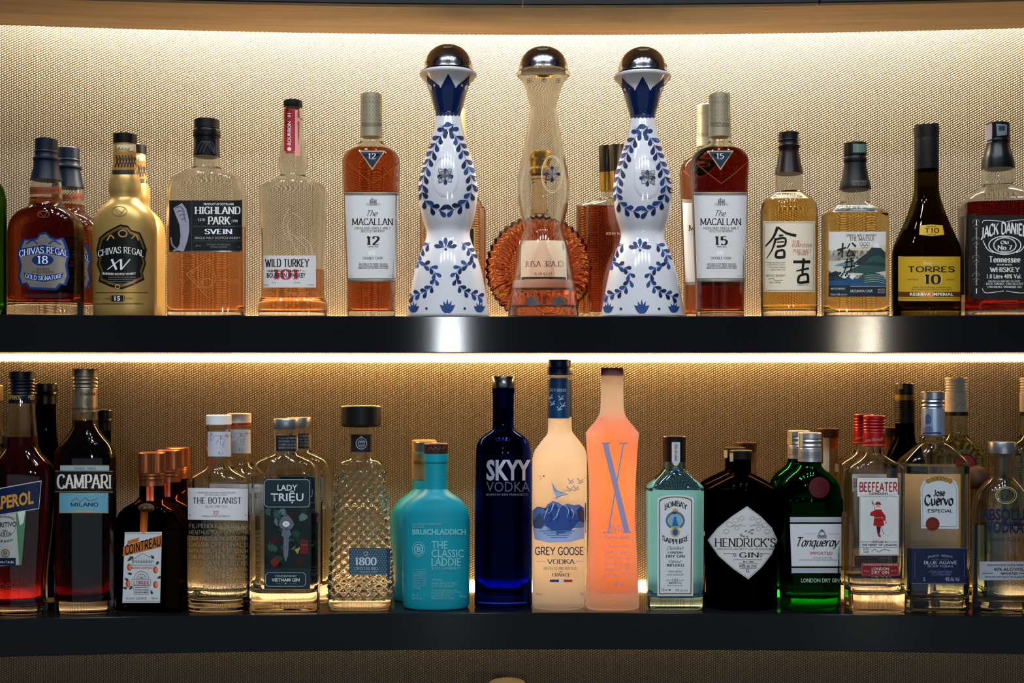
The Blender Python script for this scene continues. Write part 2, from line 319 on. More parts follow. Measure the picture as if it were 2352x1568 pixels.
# ------------------------------------------------------------------ flat artwork in photo pixels, wrapped later onto its bottle
def clip(f, ax, v, keep):
    out = []; n = len(f)
    for i in range(n):
        a, b = f[i], f[(i+1) % n]; da, db = (a[ax]-v)*keep, (b[ax]-v)*keep
        if da >= 0: out.append(a)
        if (da > 0 and db < 0) or (da < 0 and db > 0):
            t = da/(da-db); out.append(tuple(p+(q-p)*t for p, q in zip(a, b)))
    return out
def grid_split(f, ax, step):
    lo = min(p[ax] for p in f); hi = max(p[ax] for p in f)
    k0 = math.floor(lo/step)+1; res = []; cur = f
    for k in range(k0, math.ceil(hi/step)):
        a = clip(cur, ax, k*step, -1)
        if len(a) > 2: res.append(a)
        cur = clip(cur, ax, k*step, 1)
        if len(cur) < 3: return res
    res.append(cur); return res
class Art:
    def __init__(s): s.it = []; s.mats = []; s.dx = s.dy = 0
    def add(s, faces, col, L=1):
        m = col if not isinstance(col, (str, tuple)) else M(col, .55)
        if m not in s.mats: s.mats.append(m)
        s.it.append((faces, s.mats.index(m), L)); return s
    def poly(s, pts, col, L=1):
        # ear-free: fan from the centroid for star-shaped outlines
        cx = sum(p[0] for p in pts)/len(pts); cy_ = sum(p[1] for p in pts)/len(pts); n = len(pts)
        return s.add([((cx, cy_), pts[i], pts[(i+1) % n]) for i in range(n)], col, L)
    def quad(s, pts, col, L=1): return s.add([tuple(pts)], col, L)
    def rect(s, x0, y0, x1, y1, col, L=1): return s.add([((x0, y0), (x1, y0), (x1, y1), (x0, y1))], col, L)
    def rrect(s, x0, y0, x1, y1, r, col, L=1, n=5):
        p = []
        for cx, cy_, a in ((x1-r, y0+r, -90), (x1-r, y1-r, 0), (x0+r, y1-r, 90), (x0+r, y0+r, 180)):
            p += [(cx+r*math.cos(math.radians(a+90*i/n)), cy_+r*math.sin(math.radians(a+90*i/n))) for i in range(n+1)]
        return s.poly(p, col, L)
    def frame(s, x0, y0, x1, y1, w, col, L=1, ch=0):
        if ch: p = [(x0+ch, y0), (x1-ch, y0), (x1, y0+ch), (x1, y1-ch), (x1-ch, y1), (x0+ch, y1), (x0, y1-ch), (x0, y0+ch)]
        else: p = [(x0, y0), (x1, y0), (x1, y1), (x0, y1)]
        for i in range(len(p)): s.line([p[i], p[(i+1) % len(p)]], w, col, L)
        return s
    def ell(s, cx, cy_, rx, ry, col, L=1, n=24, rot=0):
        c, d = math.cos(rot), math.sin(rot); p = []
        for i in range(n):
            a = 2*math.pi*i/n; u, v = rx*math.cos(a), ry*math.sin(a); p.append((cx+u*c-v*d, cy_+u*d+v*c))
        return s.poly(p, col, L)
    def ring(s, cx, cy_, rx, ry, w, col, L=1, n=32, a0=0, a1=360):
        f = []
        for i in range(n):
            a, b = math.radians(a0+(a1-a0)*i/n), math.radians(a0+(a1-a0)*(i+1)/n)
            f.append(((cx+rx*math.cos(a), cy_+ry*math.sin(a)), (cx+rx*math.cos(b), cy_+ry*math.sin(b)), (cx+(rx-w)*math.cos(b), cy_+(ry-w)*math.sin(b)), (cx+(rx-w)*math.cos(a), cy_+(ry-w)*math.sin(a))))
        return s.add(f, col, L)
    def line(s, pts, w, col, L=1, sm=False, taper=None):
        if sm: pts = smooth(pts, 5)
        return s.add(ribbon(pts, (lambda a, t: w) if taper is None else (lambda a, t: w+(taper-w)*t)), col, L)
    def leaf(s, x, y, ang, ln, wd, col, L=1):
        p = []
        for t, w in ((0, 0), (.15, .22), (.35, .62), (.6, .98), (.78, .96), (.92, .6), (1, 0)): p.append((t*ln, w*wd/2))
        p = p+[(a, -b) for a, b in reversed(p[1:-1])]; c, d = math.cos(ang), math.sin(ang)
        return s.poly([(x+u*c-v*d, y+u*d+v*c) for u, v in p], col, L)
    def text(s, txt, x0, x1, yb, h, col, st='i', L=2, bow=0, tilt=0, up=False, mirror=False):
        """txt from x0 to x1 on base line yb with cap height h; bow lifts the middle, tilt slopes it, up turns it to read upwards"""
        fs = layout(txt, st)
        a = min(p[0] for f in fs for p in f); b = max(p[0] for f in fs for p in f); k = (x1-x0)/(b-a); out = []
        for f in fs:
            g = []
            for px, py in f:
                t = (px-a)/(b-a); t2 = 1-t if mirror else t
                x = x0+t2*(x1-x0); y = yb-py*h-bow*(1-(2*t-1)**2)+tilt*(x-x0)
                if up: x, y = yb-py*h, x1-(t*(x1-x0))
                g.append((x, y))
            out.append(tuple(g))
        return s.add(out, col, L)
    def lines(s, rows, x0, x1, y0, dy, h, col, st='i', L=2, center=True, tilt=0):
        for i, r in enumerate(rows):
            if not r: continue
            w = min(x1-x0, len(r)*h*.86); c = (x0+x1)/2
            a, b = (c-w/2, c+w/2) if center else (x0, x0+w)
            s.text(r, a, b, y0+i*dy, h, col, st, L, tilt=tilt)
        return s
# ------------------------------------------------------------------ lofted solids
def halfspan(n, ratio, yaw):
    if yaw == 0: return 1.
    m = 0
    for i in range(90):
        t = math.pi*i/45; c, d = math.cos(t), math.sin(t); r = (abs(c)**n+abs(d/ratio)**n)**(-1/n)
        m = max(m, abs(r*c*math.cos(yaw)-r*d*math.sin(yaw)))
    return m
class Loft:
    """rings from top to bottom, each (z, a, n, ratio): super-elliptic sections, local to the bottle"""
    def __init__(s, rings, yaw=0):
        s.r = rings; s.yaw = yaw
        zr = sorted(rings, key=lambda q: q[0]); s.z, s.a, s.n, s.q = [np.array([q[i] for q in zr]) for i in range(4)]
    def surf(s, x, z, grow=0., back=False):
        a = np.interp(z, s.z, s.a)+grow; n = np.interp(z, s.z, s.n); b = np.interp(z, s.z, s.a)*np.interp(z, s.z, s.q)+grow
        if s.yaw == 0:
            t = np.clip(np.abs(x)/a, 0, .9985); y = -b*(1-t**n)**(1/n); return -y if back else y
        c, d = math.cos(-s.yaw), math.sin(-s.yaw); lo = -1.6*np.maximum(a, b); hi = np.zeros_like(x)
        # start from the middle of the chord so that the front crossing is found even off axis
        for _ in range(26):
            mid = (lo+hi)/2; u = x*c-mid*d; v = x*d+mid*c
            ins = (np.abs(u)/a)**n+(np.abs(v)/b)**n < 1
            hi = np.where(ins, mid, hi); lo = np.where(ins, lo, mid)
        return hi
def ring_pts(z, a, n, q, yaw, N, ribs=None):
    out = []; c0, s0 = math.cos(yaw), math.sin(yaw)
    for i in range(N):
        t = 2*math.pi*i/N; c, d = math.cos(t), math.sin(t)
        r = a*(abs(c)**n+abs(d/q)**n)**(-1/n)
        if ribs: r *= 1+ribs[1]*(1 if ((i*2*ribs[0])//N) % 2 else -1)
        x, y = r*c, r*d; out.append((x*c0-y*s0, x*s0+y*c0, z))
    return out
def expand(prof, n, q, step=5):
    """profile rows (y, half width[, n, ratio]); a repeated row is a sharp corner, the runs between are smoothed"""
    P = []
    for p in prof:
        P.append((p[0], p[1], p[2] if len(p) > 2 else n, p[3] if len(p) > 3 else q))
    runs = [[P[0]]]
    for i in range(1, len(P)):
        if P[i][:2] == P[i-1][:2]: runs.append([P[i]])
        else: runs[-1].append(P[i])
    out = []
    for r in runs:
        r2 = smooth(r, step) if len(r) > 2 else r
        out += r2 if not out else r2[1:] if r2[0][:2] == out[-1][:2] else r2
    res = [out[0]]
    for p in out[1:]: res.append(p if p[0] > res[-1][0]+.02 else (res[-1][0]+.02, *p[1:]))
    return res
BAR = []
class Bottle:
    def __init__(s, name, label, cat, cx, off, sh, prof, n=2, q=1, yaw=0, group=None, step=5):
        x = (cx-1176)*D/F
        for _ in range(5): y = arc(x)+off; x = (cx-1176)*(D+y)/F
        s.x, s.y, s.sh, s.cx, s.yaw = x, y, sh, cx, yaw; s.s = (D+y)/F; s.off = off
        s.o = bpy.data.objects.new(name, None); COL.objects.link(s.o); s.o.location = (x, y, sh); s.o.empty_display_size = .03
        tag(s.o, label, cat, group or {SH1: 'bottles on the upper shelf', SH2: 'bottles on the lower shelf'}.get(sh)); BAR.append(s)
        s.loft = s.mk(prof, n, q, step) if prof else None
    def zl(s, ypx): return EYE+(HY-ypx)*s.s-s.sh
    def mk(s, prof, n=2, q=1, step=5):
        rows = expand(prof, n, q, step); R = []
        for y, hw, nn, qq in rows:
            z = s.zl(y); nn = max(1.6, nn); a = hw*s.s/halfspan(nn, qq, s.yaw)
            if z > .0001: R.append((z, max(a, .0004), nn, qq))
        return Loft(R, s.yaw)
    def to_floor(s, L, bev=.0025):
        z, a, n, q = L.r[-1]
        R = [r for r in L.r if r[0] > bev*1.3]; R += [(bev, a, n, q), (bev*.3, a-bev*.35, n, q), (0, a-bev, n, q)]
        return Loft(R, s.yaw)
    def solid(s, name, L, mat, parent=None, N=56, ribs=None, angle=35):
        bm = bmesh.new(); rings = [[bm.verts.new(p) for p in ring_pts(*r, L.yaw, N, ribs)] for r in L.r]
        for A, B in zip(rings, rings[1:]):
            for i in range(N): bm.faces.new((A[i], B[i], B[(i+1) % N], A[(i+1) % N]))
        bm.faces.new(rings[0]); bm.faces.new(list(reversed(rings[-1])))
        return finish(name, bm, mat, parent or s.o, angle)
    def glass(s, mat, wall=.0026, base=.009, N=64, name='glass_body', floor=True, angle=40, disp=None, inner=None):
        L = s.to_floor(s.loft) if floor else s.loft; s.loft = L
        ins = []
        for z, a, n, q in L.r:
            if z < base: break
            b = a*q; ins.append((z, a-wall, n, (b-wall)/(a-wall)))
        z, a, n, q = ins[-1]; ins = [r for r in ins if r[0] > base+.004]+[(base+.0035, a, n, q), (base+.0008, a-.0022, n, q), (base, a-.006, n, q)]
        s.inner = Loft(ins, s.yaw)
        bm = bmesh.new(); LR = L.r
        if disp:
            zs = sorted(set([r[0] for r in L.r]+list(np.arange(.004, L.r[0][0], .0011))), reverse=True)
            LR = [(z, float(np.interp(z, L.z, L.a)), float(np.interp(z, L.z, L.n)), float(np.interp(z, L.z, L.q))) for z in zs]
        O = [[bm.verts.new((x*disp(x, y, z), y*disp(x, y, z), z) if disp else (x, y, z)) for x, y, z in ring_pts(*r, s.yaw, N)] for r in LR]
        I = [[bm.verts.new(p) for p in ring_pts(*r, s.yaw, N)] for r in ins]
        for A, B in zip(O, O[1:]):
            for i in range(N): bm.faces.new((A[i], B[i], B[(i+1) % N], A[(i+1) % N]))
        for A, B in zip(I, I[1:]):
            for i in range(N): bm.faces.new((A[(i+1) % N], B[(i+1) % N], B[i], A[i]))
        for i in range(N): bm.faces.new((O[0][(i+1) % N], I[0][(i+1) % N], I[0][i], O[0][i]))
        bm.faces.new(list(reversed(O[-1]))); bm.faces.new(I[-1])
        if inner:
            iv = set(v for r in I for v in r)
            for f in bm.faces:
                if all(v in iv for v in f.verts): f.material_index = 1
        s.glass_o = finish(name, bm, [mat, inner] if inner else mat, s.o, angle, recalc=False); return s.glass_o
    def liquid(s, level, mat, N=64, lap=.0002):
        zt = s.zl(level); L = s.inner
        a, n, q = [float(np.interp(zt, L.z, v)) for v in (L.a, L.n, L.q)]
        R = [(zt, a, n, q)]+[r for r in L.r if r[0] < zt-.0004]
        R = [(z-(lap if i == len(R)-1 else 0), a+lap, n, q) for i, (z, a, n, q) in enumerate(R)]
        return s.solid('liquid', Loft(R, s.yaw), mat, N=N)
    def cap(s, prof, mat, name='cap', n=2, q=1, step=3, parent=None, ribs=None, N=None, angle=35):
        L = s.mk(prof, n, q, step); o = s.solid(name, L, mat, parent, N or (ribs[0]*2 if ribs else 40), ribs, angle)
        s.capl = L; s.capo = o; return o
    def art(s, name, A, L=None, parent=None, off=.00025, back=False, label=None, xs=None, ys=14):
        """wrap flat artwork given in photo pixels onto the surface it is seen on"""
        L = L or s.loft; A_ = A
        hw = float(np.max(L.a))/s.s; sx = xs or max(3., hw/9)
        V = []; Fc = []; mi = []; lay = []; key = {}
        for faces, m, lv in A_.it:
            for f in faces:
                for g in grid_split(list(f), 0, sx):
                    for h in grid_split(g, 1, ys):
                        idx = []
                        for p in h:
                            kk = (round(p[0], 3), round(p[1], 3), lv, m)
                            if kk not in key: key[kk] = len(V); V.append(p); lay.append(lv)
                            if not idx or key[kk] != idx[-1]: idx.append(key[kk])
                        if len(idx) > 2 and idx[0] == idx[-1]: idx.pop()
                        if len(set(idx)) == len(idx) and len(idx) > 2: Fc.append(idx); mi.append(m)
        V = np.array(V); lay = np.array(lay); g = off+lay*.00009
        dep = np.full(len(V), s.y-float(np.mean(L.a)))
        for _ in range(4):
            k = (D+dep)/F; x = (V[:, 0]-1176)*k-s.x; z = EYE+(HY-V[:, 1])*k-s.sh; lim = (np.interp(z, L.z, L.a)+g)*.998
            x = np.clip(x, -lim, lim) if L.yaw == 0 else x; y = L.surf(x, z, g, back); dep = s.y+y
        me = bpy.data.meshes.new(name); me.from_pydata(np.stack([x, y, z], 1).tolist(), [], Fc)
        for m in A_.mats: me.materials.append(m)
        me.polygons.foreach_set('material_index', mi); me.polygons.foreach_set('use_smooth', [True]*len(me.polygons)); me.update()
        bm = bmesh.new(); bm.from_mesh(me)
        for f in bm.faces:
            if (f.normal.y > 0) != back: f.normal_flip()
        bm.to_mesh(me); bm.free()
        o = bpy.data.objects.new(name, me); COL.objects.link(o); o.parent = parent or s.o
        if label: o['label'] = label
        return o
def dup(b, cx, off, label, rot=0, group=None):
    """a second bottle of the same kind standing elsewhere: the thing, its parts and their sub-parts"""
    x = (cx-1176)*D/F
    for _ in range(5): y = arc(x)+off; x = (cx-1176)*(D+y)/F
    def cp(o, par):
        c = o.copy(); COL.objects.link(c); c.parent = par
        for ch in [q for q in o.children]: cp(ch, c)
        return c
    r = cp(b.o, None); r.location = (x, y, b.sh); r.rotation_euler = (0, 0, math.radians(rot)); r['label'] = label
    if group: r['group'] = group; b.o['group'] = group
    return r
# ------------------------------------------------------------------ shared materials
CLEAR = G((.975, .98, .965), .045); WHITE = '#d8d6d2'; INK = '#14120f'
BLACKP = M('#0b0b0c', .35); BLACKM = M('#0a0a0b', .5); SILVER = M('#b9bcc2', .28, 1); GOLD = M('#a8823c', .3, 1)
WHISKY = G((1, 1, 1), .03, 1.36, (.92, .50, .04), 44); REDAMBER = G((1, 1, 1), .03, 1.36, (.80, .40, .015), 90)
STRAW = G((1, 1, 1), .02, 1.36, (.98, .74, .06), 34); WATER = G((1, 1, 1), 0, 1.34)
STAMP = '#9a9a78'
WB = 'bottle'
def gap(hw, q=1., g=.017): return g+hw*q*.00058
def screw_cap(b, y0, y1, hw, mat, knurl=.35, rings=3, name='cap'):
    """metal screw cap: knurled top, beads below"""
    ym = y0+(y1-y0)*knurl; o = b.cap([(y0, hw-2), (y0+1.5, hw), (y0+1.5, hw), (ym, hw), (ym, hw), (ym+.5, hw-1.2)], mat, name, ribs=(30, .012))
    p = [(ym+.6, hw-1.4)]
    for i in range(rings):
        a = ym+1+(y1-ym-2)*i/rings; c = (y1-ym-2)/rings
        p += [(a+c*.15, hw-1.6), (a+c*.5, hw+.4), (a+c*.85, hw-1.4)]
    p.append((y1, hw-.6)); b.cap(p, mat, 'thread_ring', parent=o); return o
def stamp(b, x0, y0, x1, y1, L=None, col=STAMP):
    A = Art(); k = 6; pts = [(x0, y0), (x1, y0)]
    A.rect(x0, y0, x1, y1, col)
    for i in range(k):
        w = (x1-x0)/k; A.quad([(x0+i*w, y1), (x0+(i+1)*w, y1), (x0+(i+.5)*w, y1+2), (x0+(i+.5)*w, y1+2)][:3], col)
    A.rect(x0+(x1-x0)*.3, y0+1, x0+(x1-x0)*.42, y1-1, '#6f7a62', 2)
    return b.art('tax_stamp', A, L or b.capl)
# ================================================================== UPPER SHELF
# --- cut off by the left edge: green bottle
b = Bottle('wine_bottle', 'dark green glass bottle cut off by the left edge of the upper shelf', WB, -34, .05, SH1, [(300, 16, 2, 1), (395, 17, 2, 1), (410, 24), (430, 40), (455, 46), (480, 48), (728, 48)], 2, .8)
b.glass(G((.50, .72, .30))); b.liquid(420, G((1, 1, 1), 0, 1.36, (.35, .55, .08), 30)); b.cap([(285, 17), (287, 18), (330, 18.5)], BLACKP)
# --- blue capped 18 year whisky
b = Bottle('whisky_bottle', 'amber whisky bottle with dark blue cap and blue silver crest label numbered 18', WB, 106, gap(83, .6), SH1,
  [(404, 31, 2, 1), (430, 35, 2, 1), (458, 36, 2, 1), (468, 37, 2, 1), (476, 42, 2.2, .95), (486, 58, 2.5, .8), (500, 72, 2.8, .68), (520, 81, 3, .6), (548, 83, 3, .6), (600, 83, 3, .6), (690, 82.5, 3, .6), (728, 82, 3, .6)], 3, .6)
b.glass(CLEAR, base=.018); b.liquid(456, REDAMBER)
NAVY = M('#060f20', .45, 0, .2)
b.cap([(319, 22), (321, 24), (321, 24), (345, 24.4), (345, 24.4), (346, 23.5)], NAVY, ribs=(28, .012))
b.cap([(346.3, 25), (350, 26.2), (353, 24.6), (362, 26), (364, 29), (369, 29), (372, 27), (385, 28.5), (400, 31.5), (415, 35.2)], NAVY, 'neck_sleeve')
A = Art().rect(68, 429, 145, 446, '#6e3418').text('HOUSE OF FINE WHISKIES', 70, 140, 440, 4.5, '#3a1a10', 's')
b.art('neck_label', A)
bl, sv = M('#17336f', .34, .4), M('#827a70', .38, .5)
A = Art(); out = [(64, 549), (84, 546), (92, 535), (106, 532), (116, 543), (130, 548), (146, 545), (154, 563), (160, 588), (155, 610), (160, 635), (152, 656), (140, 654), (130, 667), (66, 664), (58, 652), (46, 655), (40, 636), (45, 612), (39, 588), (45, 563), (52, 547)]
A.poly(out, bl, 0).poly([(99+(x-99)*.9, 600+(y-600)*.92) for x, y in out], sv, 1)
A.quad([(40, 572), (99, 562), (159, 574), (158, 592), (99, 580), (40, 590)], bl, 2)
A.text('CHIVAS REGAL', 44, 156, 590, 14, '#c8ccd6', 's', 3, bow=9)
A.ell(98, 597, 25, 13, bl, 2).text('18', 86, 110, 605, 17, '#d5d5dc', 's', 3)
A.text('BLENDED', 84, 114, 620, 4.5, '#2b2b3a', 's', 3).text('SCOTCH WHISKY', 72, 124, 627, 4.8, '#2b2b3a', 's', 3)
A.quad([(54, 626), (100, 633), (146, 626), (142, 640), (100, 647), (58, 640)], bl, 2).text('GOLD SIGNATURE', 58, 142, 637, 9, '#c8ccd6', 's', 3, bow=-6)
A.ring(98, 551, 10, 8, 2, '#5a5560', 2).line([(60, 560), (75, 552), (86, 560)], 3, bl, 2, True).line([(112, 560), (124, 553), (140, 562)], 3, bl, 2, True)
for i in range(3): A.rect(78, 650+i*4, 120, 651.6+i*4, '#5c5862', 2)
b.art('front_label', A)
A = Art().ring(100, 492, 14, 8, 1.6, '#6b3a1c').line([(90, 486), (100, 498), (110, 486)], 1.6, '#6b3a1c'); b.art('emblem', A, label='embossed heart knot on the shoulder')
CH18 = b
r = dup(b, 158, gap(83, .6)+.062, 'second blue capped amber whisky bottle, half hidden behind the 18 year one')
stampB = b
# --- gold bottle
GOLDP = M('#a8874c', .36, .5)
b = Bottle('whisky_bottle', 'shiny gold painted whisky bottle with black XV crest label', WB, 287, gap(71, .75), SH1,
  [(330, 24, 2, 1), (349, 25, 2, 1), (352, 24.5, 2, 1), (375, 26.5, 2, 1), (398, 30, 2, 1), (415, 34, 2, 1), (436, 35.5, 2, 1), (450, 33.5, 2, 1), (458, 34, 2, 1), (466, 40, 2, .95), (480, 55, 2, .85), (498, 66, 2.1, .78), (520, 70.5, 2.2, .75), (560, 71.3, 2.2, .75), (728, 70.5, 2.2, .75)], 2.2, .75)
b.loft = b.to_floor(b.loft); b.solid('painted_body', b.loft, GOLDP)
b.cap([(308, 24), (310, 26.3), (310, 26.3), (329.5, 26.3), (329.5, 26.3), (330, 25)], BLACKP, ribs=(40, .01))
A = Art().rect(260, 349, 314, 390, '#8a5f22', 0).rect(258, 390, 319, 400, INK, 1)
for i in range(7): A.line([(264+i*7, 384), (271+i*7, 366), (266+i*7, 356)], 3, INK, 1).line([(266+i*7, 362), (274+i*7, 384)], 2, INK, 1)
A.rect(261, 332, 313, 347, '#b9ac92', 0); b.art('neck_label', A)
A = Art(); out = [(258, 524), (276, 515), (294, 518), (302, 528), (322, 534), (330, 552), (338, 574), (332, 592), (336, 605), (328, 628), (332, 642), (306, 655), (280, 664), (254, 658), (226, 646), (230, 628), (222, 606), (226, 590), (221, 574), (228, 545), (244, 532)]
br = M('#9c7740', .3, .8); dk = M('#10100f', .3)
A.poly(out, dk, 0).poly([(280+(x-280)*.93, 590+(y-590)*.94) for x, y in out], br, 1).poly([(280+(x-280)*.86, 590+(y-590)*.86) for x, y in out], dk, 2)
A.quad([(222, 573), (280, 560), (337, 573), (334, 592), (280, 578), (224, 592)], dk, 3).text('CHIVAS REGAL', 225, 330, 590, 14, '#d6d2cc', 's', 4, bow=9)
A.text('XV', 246, 300, 619, 24, '#c9cbd0', 'K', 4).text('BLENDED SCOTCH WHISKY', 236, 312, 630, 5, '#d0ccc4', 'b', 4, bow=-2)
A.ring(282, 536, 11, 9, 3, '#a07a3a', 3).line([(246, 552), (254, 540), (262, 548)], 3, '#a07a3a', 3, True).line([(302, 548), (312, 540), (318, 552)], 3, '#a07a3a', 3, True)
for i in range(4): A.rect(248, 636+i*5, 312, 637+i*5, '#6c665c', 4)
A.ring(270, 658, 6, 5, 1.5, '#c09a50', 4)
b.art('front_label', A)
A = Art().rect(219, 671, 340, 672.2, '#3a2c18').rect(256, 678, 283, 692, INK).text('15', 263, 276, 690, 10, '#d8d4cc', 'b').text('AGED', 240, 254, 687, 4, '#3a2c18').text('YEARS', 287, 305, 687, 4, '#3a2c18')
for q in (254, 258, 281, 285): A.rect(q, 679, q+1, 691, INK)
A.rect(220, 697, 330, 698, '#3a2c18').text('SELECTIVELY FINISHED IN COGNAC CASKS', 236, 318, 698, 3, '#2b2113', 'i', 3); b.art('lower_print', A)
A = Art().ring(274, 485, 18, 12, 1.6, '#6b5228').line([(262, 478), (275, 494), (288, 478)], 1.6, '#6b5228').line([(268, 480), (282, 490)], 1.4, '#6b5228'); b.art('emblem', A)
dup(b, 310, gap(71, .75)+.076, 'second gold whisky bottle, a bright sliver behind the XV one')
# --- black label whisky half full
b = Bottle('whisky_bottle', 'half full clear whisky bottle with black label and silver horn picture', WB, 475, gap(88, .55), SH1,
  [(298, 27, 2, 1), (318, 28, 2, 1), (360, 29.5, 2, 1), (380, 31, 2, 1), (388, 34, 2, 1), (396, 50, 2.3, .85), (407, 74, 2.8, .65), (420, 83, 3, .58), (441, 88, 3.2, .55), (480, 88.5, 3.2, .55), (700, 88, 3.2, .55), (728, 87.5, 3.2, .55)], 3, .55)
b.glass(CLEAR, base=.007); b.liquid(521, WHISKY)
b.cap([(274, 25), (276, 28), (276, 28), (296, 28), (296, 28), (297, 26)], BLACKM)
b.cap([(298, 29.5), (301, 31), (315, 31), (318, 28.6), (340, 29), (361, 30.2)], M('#100f10', .3), 'neck_sleeve')
A = Art()
for k in range(3): A.line([(450+k*8, 350), (463+k*8, 325), (480+k*6, 335), (492, 352)], 2, '#33363f', 1, True)
b.art('neck_print', A, b.capl)
A = Art().rect(388.5, 460, 559, 577, '#111214', 0).rect(388.5, 575.5, 559, 578.5, SILVER, 1)
hr = '#8d8796'; horn = [(398, 478), (418, 466), (428, 480), (434, 505), (435, 530), (430, 555), (422, 577), (394, 577), (404, 574), (412, 562), (415, 540), (412, 515), (404, 495)]
for i in range(5): A.quad([horn[i], horn[i+1], horn[-1-i-1], horn[-1-i]], hr, 1)
A.quad([(430, 555), (422, 577), (394, 577), (404, 574), (412, 562), (415, 540)], hr, 1)
for k in range(4): A.line([(402+k*5, 478+k*9), (414+k*3, 474+k*9), (424+k, 486+k*8)], 1.6, '#3a3642', 2, True)
A.line([(392, 545), (396, 562), (406, 572)], 4, '#77717f', 1, True).rect(440, 460, 441, 577, '#3f4146', 1)
cr = '#d9d4cc'
A.text('PRODUCT OF SCOTLAND', 468, 537, 471, 4.6, cr, 'b').text('HIGHLAND', 447, 553, 491, 16, cr, 'S').text('PARK', 477, 530, 515, 17, cr, 'S').text('ESTD', 455, 471, 507, 5, cr, 's').text('1798', 532, 546, 510, 5.5, cr, 's')
A.rect(443, 519, 556, 519.8, '#5a5b60').rect(443, 553, 556, 553.8, '#5a5b60').text('SVEIN', 470, 534, 537, 11, '#e2e4ea', 'S').text('SINGLE MALT SCOTCH WHISKY', 447, 553, 549, 5.4, '#b0aca6', 'i')
A.text('DISTILLED IN KIRKWALL', 475, 529, 563, 3.6, '#77756f').text('ORKNEY ISLANDS', 482, 522, 568.5, 3.6, '#77756f').text('40% vol', 449, 461, 566, 4, '#77756f').text('1L', 548, 553, 569, 4, '#77756f')
b.art('front_label', A)
A = Art(); em = '#a8642a'
d = [(428, 629), (482, 595), (496, 640), (478, 684), (428, 629)]
A.line(d, 2.2, em).line([(436, 630), (480, 603), (489, 640), (476, 674), (436, 630)], 1.4, em).ring(476, 650, 13, 12, 2.2, em).line([(456, 618), (456, 660)], 2.4, em).line([(466, 618), (466, 660)], 2, em).line([(448, 659), (474, 659)], 2, em)
A.text('ESTD', 396, 424, 652, 11, em, 'h').text('1798', 504, 545, 652, 11, em, 'h'); b.art('embossing', A)
# --- nearly empty bourbon
b = Bottle('bourbon_bottle', 'nearly empty clear bourbon bottle with white label and red neck strip', WB, 673, gap(78, .6), SH1,
  [(233, 20.5, 2, 1), (249, 21.5, 2, 1), (272, 22.3, 2, 1), (276, 21, 2, 1), (300, 23, 2, 1), (338, 28, 2, 1), (366, 32.5, 2, 1), (382, 33, 2, 1), (398, 30, 2, 1), (406, 32, 2, 1), (413, 47, 2.2, .85), (424, 69, 2.5, .68), (437, 77.5, 2.7, .6), (460, 77.5, 2.8, .6), (500, 75, 2.8, .6), (560, 72.5, 2.8, .6), (640, 71.2, 2.8, .6), (680, 72, 2.8, .6), (690, 75, 2.8, .6), (698, 78.3, 2.8, .6), (728, 78.5, 2.8, .6)], 2.8, .6)
b.glass(CLEAR, base=.007); b.liquid(620, WHISKY)
b.cap([(231, 19.5), (233, 21.3), (233, 21.3), (247, 21.3), (247, 21.3), (248, 21)], BLACKM, ribs=(40, .012))
A = Art().rect(652.5, 249, 678, 347, '#8e1422', 0).rect(656, 347, 675, 352, '#8e1422', 0).text('BOURBON 101', 661, 668, 332, 10, WHITE, 'b')
A.it.pop(); A.add([tuple((668-py*7.5, 334-px) for px, py in f) for f in [tuple((x*74/max(q[0] for g in layout('BOURBON 101', 'i') for q in g), y) for x, y in f) for f in layout('BOURBON 101', 'i')]], WHITE, 2)
A.ell(664.5, 342, 4.6, 4.6, '#d9b9a0', 2, 16).rect(678, 252, 690, 358, '#c98a78', 0); b.art('neck_strip', A)
A = Art().rect(605, 586.5, 726, 660, '#c9c3bf', 0).text('WILD TURKEY', 608, 711, 612, 17, INK, 'S', 3).text('101', 628, 685, 641, 22, '#b3253a', 'S', 1).text('KENTUCKY STRAIGHT', 617, 692, 624, 4.5, INK, 'b', 3).text('BOURBON WHISKEY', 613, 702, 637, 10, INK, 'b', 3)
A.rect(612, 621.5, 616, 622.5, INK).rect(694, 621.5, 700, 622.5, INK).text('BOTTLED', 625, 634, 650, 3, '#6a6460').text('DISTILLER', 675, 690, 650, 3, '#6a6460').text('101 PROOF', 706, 722, 656, 3.4, '#6a6460').text('50.5%', 606, 616, 656, 3.4, '#6a6460')
b.art('front_label', A)
A = Art().text('GOLD', 612, 640, 679, 8, '#b06a38', 'H').text('GENUINE', 654, 708, 679, 8, '#b06a38', 'H').text('TRUE', 718, 744, 679, 8, '#b06a38', 'H'); em = '#c6b48e'
for pts in ([(668, 500), (660, 520), (672, 540), (700, 548)], [(664, 478), (650, 510), (656, 540), (680, 560)], [(690, 540), (712, 560), (718, 590)], [(680, 545), (702, 568), (706, 585)], [(672, 490), (690, 500), (696, 520)], [(660, 530), (680, 575), (690, 583)]): A.line(pts, 1.1, em, 1, True, .5)
b.art('embossing', A)
